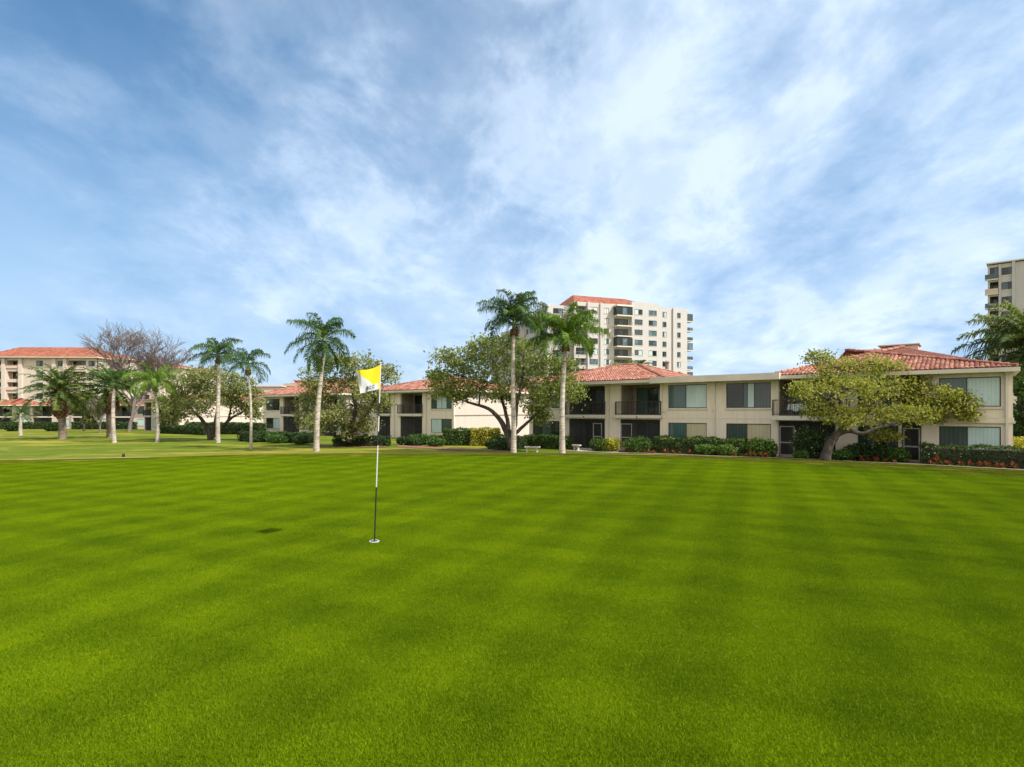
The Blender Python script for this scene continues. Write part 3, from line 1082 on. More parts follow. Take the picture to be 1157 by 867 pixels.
# ---- six storey condominium at far left ----------------------------------
def condo():
    D0 = 160
    loc = (X(-14, D0), D0, gz(X(-14, D0), D0))
    b = Bld('condominium', 'six storey cream condominium with a broad orange red tile roof at the far left', 'building', loc, 2)
    s = b.s
    FH = 3.05; H = 19.1
    ops = []
    bays = [(s(-10), s(3), 'bal'), (s(8), s(22), 'bal'), (s(41), s(48.5), 'win'), (s(65), s(72.5), 'win'), (s(77), s(97), 'bal'), (s(100), s(107), 'win')]
    for k in range(6):
        z = .5 + k * FH
        for a, e, kd in bays:
            if kd == 'win':
                add_w(b, ops, a, e, z + .85, z + 2.45, panes=('glass_sky', 'glass'), fw=.09)
            else:
                ops.append((a, e, z + .35, z + 2.5))
                b.recess(a, e, z + .35, z + 2.5, 1.6, door=('glass', 'glass_sky'), m='stucco_pink')
                if k % 2 or a > s(70):
                    MB().box(a - .1, e + .1, -.25, -.01, z + .35, z + 1.2).build('balcony_wall', MAT['stucco_pink'], b.root)
    W = s(109)
    b.wall(0, W, -.5, H, 0, ops)
    for q in (s(5), s(24), s(62), s(74.5)):
        b.w.box(q - .5, q + .5, -.5, -.002, -.5, H - .3)
    b.w.box(.1, W - .1, 4, 4.2, -.5, H - .1).box(0, .3, .221, 16, -.5, H).box(0, W, 16.001, 16.2, -.5, H)
    b.finish('stucco_white')
    for k in range(6):
        z = .5 + k * FH
        MB().box(s(75.5), s(97.5), -.9, -.51, z + .1, z + .3).build('balcony_slab', MAT['slab'], b.root)
        b.railing(s(76), s(97), z + .3, v=-.88, returns=False, sp=.5)
    # wing that steps back to the right
    w2 = MB()
    o2 = []
    # rotated wing as a separate local plane
    n2 = 4
    xx = W; yy = .5
    for q in range(n2):
        x0, x1 = xx, xx + 5.4
        yq = yy + 4.5
        ops2 = []
        for k in range(6 - (q > 1)):
            z = .5 + k * FH
            o = (x0 + 1.0, x0 + 3.6, z + .8, z + 2.4)
            ops2.append(o)
            b.window(*o, v=yq, panes=('glass_mid', 'glass'), fw=.09)
        hh = H - q * .9
        b.w = MB()
        b.wall(x0, x1, -.5, hh, yq, ops2)
        b.w.box(x0, x1, yq + 2.5, yq + 2.7, -.5, hh - .1).box(x1 - .2, x1, yq + .221, yq + 12, -.5, hh).box(x0, x0 + .2, yq - 4.5, yq - .002, -.5, hh)
        b.finish('stucco_white')
        hip_roof(b.root, x0 - .5, x1 + .7, yq - .7, yq + 14, hh + .1, 1.9, 'tile_far', tw=.8, course=1., tiles=True, cap=False, hipl=.6, fmat='trim')
        xx = x1; yy = yq
    hip_roof(b.root, -1.5, W + .9, -1.1, 17, H + .1, 3.6, 'tile_far', tw=.7, course=.9, cap=False, fmat='trim', hipl=4, hipr=6.5)


condo()


# ---- high-rise tower in the middle ----------------------------------------
def tower():
    cor = Vector((X(649, 163), 163))
    end = Vector((X(776.5, 176), 176))
    L = (end - cor).length
    rot = math.degrees(math.atan2(end.y - cor.y, end.x - cor.x))
    b = Bld('tower_block', 'tall eleven storey pale condominium tower with a red roof rising behind the villas', 'building', (cor.x, cor.y, -2.35), rot)
    s = b.s
    FH = 2.98; H = 35.2; NF = 11
    TZ = H - .9
    ops = []
    cols = [('bal', 650.5, 663, 0), ('win', 665.5, 675.5, 0), ('win', 682.5, 688, 0), ('win', 714.5, 723.5, -1.2), ('win', 731, 740, -.9), ('win', 748.5, 753, 0), ('win', 765, 769, 0)]
    bay = {}
    kinds = ['glass_sky', 'glass', 'glass_mid', 'glass_pale', 'glass_teal', 'white']
    rr_ = random.Random(4)
    for k in range(NF):
        zt = TZ - k * FH
        for kd, a, e, v in cols:
            a, e = s(a), s(e)
            o = (a, e, zt - 1.95, zt - .35)
            if kd == 'bal':
                o = (a, e, zt - 2.2, zt - .2)
                ops.append(o)
                b.recess(*o, 1.5, door=('glass', 'glass_sky'), m='stucco_tower')
                b.railing(a, e, zt - 2.45, v=-.2, returns=False, sp=.6, mname='white_frame')
                continue
            pn = (rr_.choice(kinds[:5]), rr_.choice(kinds[:5]))
            if k < 2 and a < s(690): pn = ('white', 'white')
            if v == 0: ops.append(o)
            else: bay.setdefault(v, []).append(o)
            b.window(*o, v=v, panes=pn, fw=.10)
    b.wall(0, L, 0, H, 0, ops)
    # projecting bays
    for v, (pa, pb) in ((-1.2, (711.5, 727)), (-.9, (727.5, 742.5))):
        b.wall(s(pa), s(pb), 0, H + .9, v, bay[v])
        b.w.box(s(pa), s(pa) + .2, v + .221, -.001, 0, H + .9).box(s(pb) - .2, s(pb), v + .221, -.001, 0, H + .9)
        b.w.box(s(pa) + .2, s(pb) - .2, v + .221, 1.5, H + .7, H + .89)
    for q in (664.2, 678.5, 744, 760.5):
        b.w.box(s(q) - .25, s(q) + .25, -.45, -.002, 0, H + .1)
    b.w.box(0.3, L - .3, 2.6, 2.8, 0, H - .1).box(L - .25, L, .221, 22, 0, H).box(0, L, 22, 22.3, 0, H).box(.3, L - .3, .23, 22, H - .3, H - .12)
    # lower wing running away to the left
    for k2 in range(5):
        y0 = 3 + k2 * 7.5; x0 = -1.0 - k2 * 1.2
        hh = H - .8 - k2 * 1.5
        b.w.box(x0 - 6, x0 + 1.4, y0, y0 + 7.4, 0, hh)
    b.finish('stucco_tower')
    for k2 in range(5):
        y0 = 3 + k2 * 7.5; x0 = -1.0 - k2 * 1.2 - 6
        hh = H - .8 - k2 * 1.5
        for k in range(NF - 1):
            zt = hh - .6 - k * FH
            b.window(x0 + 1.8, x0 + 4.8, zt - 1.9, zt - .3, v=y0 - .14, panes=('glass', 'glass_sky'), fw=.12)
            for q_ in (1.0, 4.2):       # windows in the long side that recedes from the green
                sw = MB().box(x0 - .06, x0 - .004, y0 + q_, y0 + q_ + 1.9, zt - 1.9, zt - .4)
                sf = sw.build('side_window', MAT['bronze'], b.root)
                MB().box(x0 - .09, x0 - .061, y0 + q_ + .1, y0 + q_ + 1.8, zt - 1.8, zt - .5).build('pane', MAT['glass_sky'], sf)
            if k2 % 2 == 0:
                MB().box(x0 - 1.3, x0 - .002, y0 + 1, y0 + 5, zt - 2.5, zt - 2.2).box(x0 - 1.3, x0 - 1.1, y0 + 1, y0 + 5, zt - 2.2, zt - 1.2).build('balcony', MAT['white_frame'], b.root)
    MB().box(L + .002, L + .3, 0, 3, H - .6, H - .3).build('cornice', MAT['trim'], b.root)
    # centre stack of balconies
    a, e = s(693), s(710.5)
    for k in range(NF):
        zt = TZ - k * FH
        encl = k in (0, 3)
        st = MB().box(a, e, -2.3, -.002, zt - 2.75, zt - 2.45)
        st.build('balcony_slab', MAT['slab'], b.root)
        b.window(a + .3, e - .3, zt - 2.4, zt - .3, v=-.14, panes=('glass', 'glass_mid', 'glass'), sill=False, fw=.1).name = 'sliding_door'
        if encl:
            b.window(a + .05, e - .05, zt - 2.44, zt - .1, v=-2.25, panes=('glass', 'glass_sky', 'glass'), sill=False, fw=.16)
            MB().box(a + .06, a + .16, -2.1, -.01, zt - 2.44, zt - .1).build('side_glazing', MAT['glass'], b.root)
        else:
            b.railing(a + .05, e - .05, zt - 2.45, v=-2.25, returns=False, sp=.5)
            MB().box(a + .04, a + .08, -2.2, -.02, zt - 1.5, zt - 1.42).build('side_rail', MAT['bronze'], b.root)
        # corner balconies on the far right
        MB().box(L + .002, L + 2.6, .6, 4.5, zt - 2.75, zt - 2.5).build('balcony_slab', MAT['slab'], b.root)
        MB().box(L + .05, L + 2.55, .62, .7, zt - 2.49, zt - (1.5 if k % 3 else .3)).box(L + 2.4, L + 2.55, .71, 4.4, zt - 2.49, zt - 1.5).build('balcony_front', MAT['glass_sky' if k % 2 else 'glass_mid'], b.root)
    MB().box(a - .1, e + .1, -2.4, .1, TZ + .02, TZ + .5).build('balcony_canopy', MAT['slab'], b.root)
    hip_roof(b.root, s(652), s(757), 1.6, 21, H + .05, 4.2, 'tile_far', tw=.9, course=1.2, cap=False, hipl=4.2, hipr=9, fmat='trim')


tower()


# ---- right-hand tower ----------------------------------------------------------
def rtower():
    D0 = 122
    cor = Vector((X(1116, D0), D0))
    b = Bld('high_rise', 'grey beige high rise with stacked corner balconies cut off by the right edge', 'building', (cor.x, cor.y, -2.0), -43)
    FH = 3.05; H = 34.6; L = 24
    s = b.s
    ops = []
    a, e = .05, s(1128)
    for k in range(11):
        zt = H - .5 - k * FH
        for j, u in enumerate((s(1131.5), s(1131.5) + 6.5, s(1131.5) + 13)):
            o = (u, u + 2.1, zt - 1.9, zt - .35)
            ops.append(o); b.window(*o, panes=('glass_sky', 'glass') if k % 2 else ('glass', 'glass_mid'), fw=.09)
        o = (a + .3, e, zt - 2.35, zt - .05)
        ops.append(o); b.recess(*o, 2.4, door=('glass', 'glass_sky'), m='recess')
        pr = -.5 if k < 3 else -1.1
        MB().box(a - .5, e + .05, pr, -.003, zt - 2.75, zt - 2.5).build('balcony_slab', MAT['slab'], b.root)
        if k == 0:
            b.window(a + .3, e, zt - 2.3, zt - .1, v=.0, panes=('glass', 'glass_sky'), sill=False, fw=.12)
        r = MB().box(a - .48, e, pr + .02, pr + .08, zt - 2.49, zt - 1.5).box(a - .48, a - .42, pr + .081, -.01, zt - 2.49, zt - 1.5)
        r.build('balcony_front', MAT['glass_sky' if k in (2, 3, 5) else ('stucco_pink' if k == 1 else 'glass_mid')], b.root)
    b.wall(0, L, 0, H, 0, ops)
    b.w.box(.2, L - .2, 2.6, 2.8, 0, H - .1).box(0, .2, .221, 18, 0, H).box(L - .2, L, .221, 18, 0, H).box(0, L, 18.001, 18.2, 0, H)
    b.w.box(.2, L - .2, .23, 18, H - .35, H - .15)
    q = s(1143.5); b.w.box(q, q + .5, -.4, -.002, 0, H + .2); b.w.box(e + .1, e + .4, -.3, -.002, 0, H)
    b.finish('stucco_tower')
    MB().box(-.2, L + .2, -.5, 18.3, H + .201, H + .45).build('parapet_cap', MAT['trim'], b.root)


rtower()


# low pale building glimpsed at the right edge
def redge():
    D0 = 58
    b = Bld('carport_building', 'low beige building with open decks glimpsed past the corner at the right edge', 'building', (X(1141, D0), D0, -1.35), -15)
    ops = []
    for k in range(2):
        z = .1 + 2.75 * k
        for u in (.6, 5.0, 9.4):
            ops.append((u, u + 3.8, z + .1, z + 2.1)); b.recess(u, u + 3.8, z + .1, z + 2.1, 2.0, door=('glass', 'glass_mid'))
            MB().box(u - .2, u + 4.0, -.4, -.003, z, z + .75).build('balcony_wall', MAT['stucco_white'], b.root)
    b.wall(0, 14, -.6, 5.4, 0, ops)
    b.w.box(0, .2, .221, 9, -.6, 5.4).box(13.8, 14, .221, 9, -.6, 5.4).box(0, 14, 9.001, 9.2, -.6, 5.4).box(.2, 13.8, 3, 3.1, -.6, 5.3)
    b.finish('stucco')
    MB().box(-.3, 14.3, -.6, 9.4, 5.42, 5.7).build('flat_roof', MAT['slab'], b.root)


redge()


# pale flat roofed building and the pink roofed top behind the villas
def far_block(label, px0, px1, D0, ztop, mname, roof=None):
    x0, x1 = X(px0, D0), X(px1, D0)
    b = Bld('distant_building', label, 'building', (x0, D0, -2.4), 0)
    L = x1 - x0; H = ztop + 2.4
    ops = []
    u = 1.0
    while u + 2 < L:
        o = (u, u + 1.6, H - 2.3, H - 1.0); ops.append(o); b.window(*o, panes=('glass_mid', 'glass'), fw=.09); u += 3.4
    b.wall(0, L, 0, H, 0, ops)
    b.w.box(0, .2, .221, 9, 0, H).box(L - .2, L, .221, 9, 0, H).box(0, L, 9.001, 9.2, 0, H).box(.2, L - .2, 2.5, 2.6, 0, H - .1)
    b.finish(mname)
    if roof: hip_roof(b.root, -.6, L + .6, -.6, 9.6, H + .05, roof, 'tile', tw=.6, course=.7, cap=False, fmat='trim')
    else: MB().box(-.3, L + .3, -.3, 9.4, H + .002, H + .35).build('flat_roof', MAT['white'], b.root)


far_block('white flat roofed building just showing above the olive tree', 281, 317, 128, Z(437, 128), 'stucco_white')
far_block('small pink roofed block rising behind the villa with orange roof', 324, 346, 118, Z(435, 118), 'stucco_pink', 1.2)


# ------------------------------------------------------------------ foliage
def rand_dirs(n, g):
    v = g.normal(size=(n, 3)); return v / np.linalg.norm(v, axis=1, keepdims=True)


def leaf_quads(cen, size, g, flat=.0, elong=1.6, down=0.):
    n = len(cen)
    a = rand_dirs(n, g); a[:, 2] = a[:, 2] * (1 - flat) - down
    a /= np.linalg.norm(a, axis=1, keepdims=True)
    b = np.cross(a, rand_dirs(n, g)); b /= np.linalg.norm(b, axis=1, keepdims=True)
    s = (size * g.uniform(.6, 1.3, n))[:, None]
    A_ = a * s * elong * .5; B_ = b * s * .5
    return np.stack([cen - A_, cen + B_ * .9, cen + A_, cen - B_ * .9], 1)


def make_oak(name, label, base, trunk, blobs, leafm='oakleaf', nl=26, leaf=.20, tips=1.0, seed=1, tr=.32, cat='tree', lean_to=None, dens=1.0, barkm='oakbark'):
    """base: world point; trunk: list of (dx,dy,dz,r) main stems; blobs: list of (cx,cy,cz, rx,ry,rz) relative to base"""
    g = np.random.default_rng(seed)
    rnd = random.Random(seed)
    root = thing(name, label, cat, base)
    w = MB()
    ends = []
    for stem in trunk:
        P = [Vector(p[:3]) for p in stem]; Rr = [p[3] for p in stem]
        # smooth
        Q, q = [], []
        for i in range(len(P) - 1):
            p0 = P[max(i - 1, 0)]; p1 = P[i]; p2 = P[i + 1]; p3 = P[min(i + 2, len(P) - 1)]
            for k in range(4):
                t = k / 4
                pt = .5 * ((2 * p1) + (p2 - p0) * t + (2 * p0 - 5 * p1 + 4 * p2 - p3) * t * t + (3 * p1 - p0 - 3 * p2 + p3) * t ** 3)
                Q.append(pt + Vector((rnd.uniform(-1, 1), rnd.uniform(-1, 1), 0)) * Rr[i] * .12)
                q.append(Rr[i] * (1 - t) + Rr[i + 1] * t)
        Q.append(P[-1]); q.append(Rr[-1])
        w.tube(Q, q, 9)
        for a, b in zip(Q[3:], q[3:]): ends.append((a, b))
    leaves = MB()
    tot = []
    for bi, bl in enumerate(blobs):
        c = Vector(bl[:3]); r = Vector(bl[3:6])
        vol = r.x * r.y * r.z
        # limb to the blob centre
        near = min(ends, key=lambda e: (e[0] - c).length + (2.5 if e[0].z > c.z + .3 else 0))
        st, rr_ = near
        mid = st.lerp(c, .5) + Vector((rnd.uniform(-.25, .25), rnd.uniform(-.25, .25), rnd.uniform(-.1, .35))) * max(.4, (c - st).length * .25)
        r0 = min(rr_ * .7, .12)
        w.tube([st, st.lerp(mid, .5) + Vector((0, 0, .05)), mid, mid.lerp(c, .6), c], [r0, r0 * .8, r0 * .62, r0 * .45, r0 * .3], 6)
        nt = int((22 + 26 * vol ** .62) * tips)
        dirs = rand_dirs(nt, g)
        rad = g.uniform(.25, 1.05, nt) ** .5
        # ragged outline
        pts = np.array(c) + dirs * rad[:, None] * np.array(r) * g.uniform(.82, 1.16, (nt, 1))
        cl = g.uniform(0, 1, nt)
        for i in range(nt):
            p = Vector(pts[i])
            if i % 3 == 0:
                m1 = c.lerp(p, .45) + Vector((rnd.uniform(-.15, .15), rnd.uniform(-.15, .15), rnd.uniform(-.15, .15)))
                w.tube([c.lerp(p, .06), m1, p], [r0 * .3, .022, .008], 4, cap=False)
            n_ = int(nl * dens * g.uniform(.5, 1.4))
            cr = g.uniform(.22, .42) * (leaf / .2) ** .5
            off = g.normal(size=(n_, 3)) * cr * np.array([1, 1, .62])
            tot.append((pts[i] + off, cl[i]))
    cen = np.concatenate([a for a, b in tot])
    cv = np.concatenate([np.full(len(a), b) for a, b in tot])
    cv = np.clip(.58 * cv + .42 * g.uniform(0, 1, len(cv)), 0, 1)
    leaves.quads(leaf_quads(cen, leaf, g), cv)
    w.build('trunk', MAT[barkm], root, smooth=True)
    leaves.build('crown', MAT[leafm], root)
    return root


def pxblobs(base, D, L, depth=1.0, seed=0):
    """crown lobes given as picture sizes, turned into metres at distance D, each with its own depth"""
    g = random.Random(seed); out = []
    for (px, py, rx, ry, *dz) in L:
        m = D / F
        dy = dz[0] if dz else g.uniform(-1, 1) * 1.5 * depth
        Dd = D + dy; m = Dd / F
        out.append((X(px, Dd) - base[0], dy, Z(py, Dd) - base[2], rx * m, min(rx, ry * 1.5) * m * 1.05, ry * m))
    return out


def pst(base, D, L):
    return [(X(px, D + dy) - base[0], dy, Z(py, D + dy) - base[2], r) for px, py, dy, r in L]


# big central oak
D = 42.5
b0 = at(577, D)
make_oak('oak_tree', 'big spreading green tree with leaning forked trunk behind the tall straight palm', b0,
         [pst(b0, D, [(578, 507, 0, .29), (574, 492, 0, .24), (565, 475, 0, .18), (552, 462, -.3, .13), (530, 455, -.5, .085), (512, 448, -.6, .06)]),
          pst(b0, D, [(575, 494, 0, .19), (573, 474, .3, .15), (568, 455, .6, .11), (562, 430, .8, .08), (556, 405, .8, .04)]),
          pst(b0, D, [(577, 496, 0, .22), (582, 480, -.4, .16), (584, 458, -.6, .12), (590, 430, -.5, .08), (592, 405, 0, .04)]),
          pst(b0, D, [(580, 492, 0, .16), (592, 481, .5, .12), (604, 470, .8, .09), (618, 455, 1, .05)])],
         pxblobs(b0, D, [(505, 405, 17, 13), (518, 424, 24, 18), (500, 436, 16, 14), (530, 405, 16, 14), (548, 393, 20, 13), (572, 388, 22, 12), (560, 412, 26, 18),
                         (594, 398, 20, 15), (545, 438, 24, 12), (520, 446, 20, 9), (588, 425, 24, 17), (612, 412, 20, 17), (630, 425, 18, 18), (622, 446, 20, 14),
                         (603, 455, 15, 14), (645, 440, 15, 18), (640, 412, 12, 14), (612, 470, 13, 9), (573, 447, 18, 10), (494, 424, 10, 9)], 1, 3),
         'oakleaf', leaf=.135, nl=26, seed=11, tips=1.1, dens=.62)
# right foreground oak
D = 32.5
b0 = at(934, D)
make_oak('oak_tree', 'broad yellow green tree leaning over the flower bed in front of the right hand villa', b0,
         [pst(b0, D, [(932, 522, 0, .31), (936, 505, 0, .25), (944, 492, 0, .21), (953, 482, 0, .17), (951, 462, .2, .12), (946, 440, .3, .08), (950, 420, .4, .04)]),
          pst(b0, D, [(944, 492, 0, .16), (958, 487, -.3, .14), (975, 490, -.6, .11), (990, 484, -.8, .08), (1008, 480, -.9, .06), (1030, 470, -1, .03)]),
          pst(b0, D, [(953, 484, 0, .15), (966, 472, .4, .11), (985, 462, .8, .09), (1005, 450, 1, .06), (1035, 446, 1, .03)]),
          pst(b0, D, [(950, 470, 0, .10), (938, 455, -.4, .07), (925, 445, -.6, .04)])],
         pxblobs(b0, D, [(926, 404, 15, 9), (915, 446, 17, 12), (932, 428, 18, 12), (950, 416, 22, 10), (978, 412, 22, 9), (1002, 418, 20, 12), (960, 440, 26, 15),
                         (990, 440, 26, 15), (1020, 440, 22, 16), (1045, 450, 20, 13), (1068, 455, 18, 12), (1087, 458, 13, 12), (925, 463, 20, 12), (950, 470, 22, 12),
                         (980, 468, 26, 12), (1008, 468, 22, 12), (1035, 470, 18, 10), (1093, 468, 9, 8), (1052, 462, 18, 13), (1076, 466, 16, 11), (1040, 434, 16, 9), (1070, 446, 14, 8), (1000, 492, 14, 7), (906, 440, 9, 8), (1060, 470, 12, 7)], .9, 5),
         'oakleaf_y', leaf=.10, nl=24, seed=21, tips=1.2, dens=.78)
# tree behind the flag
D = 50
b0 = at(394, D)
make_oak('oak_tree', 'dense grey green tree behind the yellow and white flag', b0,
         [pst(b0, D, [(394, 500, 0, .30), (396, 482, 0, .24), (402, 462, .3, .18), (398, 440, .5, .12), (400, 418, .5, .05)]),
          pst(b0, D, [(395, 490, 0, .2), (410, 475, -.3, .15), (422, 455, -.4, .09), (430, 430, -.4, .04)]),
          pst(b0, D, [(394, 490, 0, .2), (380, 472, .3, .14), (368, 450, .5, .08), (356, 430, .6, .04)])],
         pxblobs(b0, D, [(402, 411, 18, 12), (424, 420, 15, 12), (440, 424, 10, 12), (390, 430, 18, 14), (415, 440, 20, 13), (428, 455, 14, 14), (400, 458, 22, 14), (380, 470, 15, 12),
                         (415, 478, 14, 12), (398, 486, 16, 10), (352, 428, 13, 13), (366, 412, 12, 9), (350, 452, 14, 14), (365, 440, 16, 14), (345, 472, 12, 14), (362, 478, 14, 13), (382, 408, 12, 8)], 1.1, 9),
         'oakleaf_g', leaf=.145, nl=26, seed=31, tips=1.05, dens=.62)
# olive tree at left
D = 62
b0 = at(240, D)
make_oak('olive_tree', 'wide grey green tree with several dark crooked trunks left of the thin palm', b0,
         [pst(b0, D, [(238, 500, 0, .34), (236, 488, 0, .26), (228, 474, 0, .18), (215, 462, 0, .1), (203, 455, 0, .05)]),
          pst(b0, D, [(239, 492, 0, .24), (243, 478, .4, .18), (246, 460, .6, .12), (250, 440, .6, .06)]),
          pst(b0, D, [(252, 482, 0, .18), (262, 472, -.4, .14), (275, 465, -.5, .08), (284, 450, -.5, .05)]),
          pst(b0, D, [(240, 494, 0, .20), (250, 484, 0, .18), (258, 474, 0, .12), (262, 455, 0, .08)])],
         pxblobs(b0, D, [(222, 424, 14, 9), (240, 422, 14, 8), (206, 438, 16, 11), (232, 440, 20, 13), (262, 430, 14, 10), (255, 446, 18, 12), (276, 438, 13, 12), (289, 450, 9, 14), (200, 455, 16, 12),
                         (222, 460, 20, 11), (275, 460, 14, 10), (198, 468, 14, 7), (288, 468, 8, 7)], 1.3, 13),
         'oakleaf_g', leaf=.17, nl=24, seed=41, tips=1.1, dens=.62)
# smaller trees further left
for (px, D, lab, L, st, sd) in [
    (192, 84, 'small dark tree in front of the cream villa at left', [(196, 460, 9, 9), (185, 458, 9, 9), (190, 474, 10, 8)], 2, 61),
    (94, 100, 'sparse olive tree between the two stout date palms', [(84, 462, 8, 8), (97, 452, 10, 10), (105, 470, 8, 8)], 2, 62),
]:
    b0 = at(px, D)
    make_oak('small_tree', lab, b0, [pst(b0, D, [(px, 492, 0, .22), (px + 1, 480, 0, .16), (px - 1, 468, 0, .08), (px, 455, 0, .03)])], pxblobs(b0, D, L, 1, sd),
             'oakleaf_g', leaf=.28, nl=20, seed=sd)
b0 = at(1150, 44)
make_oak('small_tree', 'dark bushy tree at the right edge behind the villa corner', b0,
         [pst(b0, 44, [(1152, 508, 0, .2), (1153, 480, 0, .14), (1155, 450, 0, .06)])],
         pxblobs(b0, 44, [(1156, 440, 12, 12), (1162, 470, 14, 14), (1168, 430, 18, 18), (1156, 488, 9, 8)], 1, 3), 'hedge', leaf=.22, nl=24, seed=63)


# bare trees
def bare_tree(label, base, H, spread, seed, r0=.38, lev=6, lean=0):
    rnd = random.Random(seed)
    root = thing('bare_tree', label, 'tree', base)
    w = MB(); tw = MB()

    def grow(p, d_, L, r, k):
        pts = [p]; rad = [r]; q = p.copy(); dd = d_.copy(); r = max(r, .026)
        n = 4
        for i in range(n):
            dd = (dd + Vector((rnd.uniform(-1, 1), rnd.uniform(-1, 1), rnd.uniform(-.5, .7))) * .20).normalized()
            q = q + dd * (L / n)
            pts.append(q.copy()); rad.append(r * (1 - .4 * (i + 1) / n))
        (w if k > 2 else tw).tube(pts, rad, 7 if k > 3 else 4, cap=False)
        if k == 0: return
        nb = 4
        for j in range(nb):
            a = rnd.uniform(0, 2 * math.pi); sp = rnd.uniform(.45, 1.0) * spread
            side = Vector((math.cos(a), math.sin(a), 0))
            nd = (dd + side * sp + Vector((0, 0, .12))).normalized()
            ps = pts[rnd.choice([2, 3, 4]) if j else 4]
            grow(ps, nd, L * rnd.uniform(.62, .84), r * rnd.uniform(.5, .62), k - 1)
    grow(Vector((0, 0, -.3)), Vector((lean, 0, 1)), H * .27, r0, lev)
    w.build('trunk', MAT['barebark'], root, smooth=True)
    tw.build('twigs', MAT['barebark'], root)


bare_tree('large leafless tree with a wide crown of fine grey twigs at left', at(146, 98), 23, .95, 5, .34, 6)
bare_tree('small leafless shrubby tree between the date palms', at(113, 86), 8.6, .75, 8, .16, 5)


# ------------------------------------------------------------------ palms
def frond(mb, o, az, el, L, droop, ll, rnd, nleaf=34, sag=.6, w=.05, tone=.5, plum=.6, m=0, ray=1):
    """one feather frond: arching midrib with drooping leaflets"""
    hd = Vector((math.cos(az), math.sin(az), 0))
    p = Vector(o); e = el
    n = 12
    pts = [p.copy()]; tans = []
    for i in range(n):
        t = i / n
        e2 = el - droop * (t ** 1.35)
        dv = hd * math.cos(e2) + Vector((0, 0, math.sin(e2)))
        tans.append(dv)
        p = p + dv * (L / n); pts.append(p.copy())
    tans.append(tans[-1])
    mb.tube(pts, [.035 * (1 - .85 * i / n) for i in range(n + 1)], 4, m, min(1, tone + .3), cap=False)
    side = hd.cross(Vector((0, 0, 1)))
    qs = []; vs_ = []
    for i in range(nleaf):
        t = .12 + .86 * i / nleaf
        f = t * n; k = min(int(f), n - 1); P = pts[k].lerp(pts[k + 1], f - k); T = tans[k]
        prof = math.sin(math.pi * min(1, (t * .86 + .10))) ** .6
        for sg in (-1, 1):
            up = rnd.uniform(-plum, plum)
            dd = (side * sg * 1.0 + T * rnd.uniform(.45, .75) + Vector((0, 0, up))).normalized()
            l_ = ll * prof * rnd.uniform(.8, 1.15)
            a = P; b = P + dd * l_ * .5
            dd2 = (dd + Vector((0, 0, -sag * rnd.uniform(.7, 1.5)))).normalized()
            c = b + dd2 * l_ * .5
            wv = T.cross(dd).normalized()
            wv = (T * .8 + wv * .5).normalized() * w
            v = min(1, max(0, tone + rnd.uniform(-.25, .25)))
            qs.append([a - wv * .4, a + wv * .4, b + wv * .5, b - wv * .5]); vs_.append(v)
            qs.append([b - wv * .5, b + wv * .5, c + wv * .12, c - wv * .12]); vs_.append(v)
    mb.quads(np.array([[tuple(p_) for p_ in q_] for q_ in qs]), np.array(vs_), m)


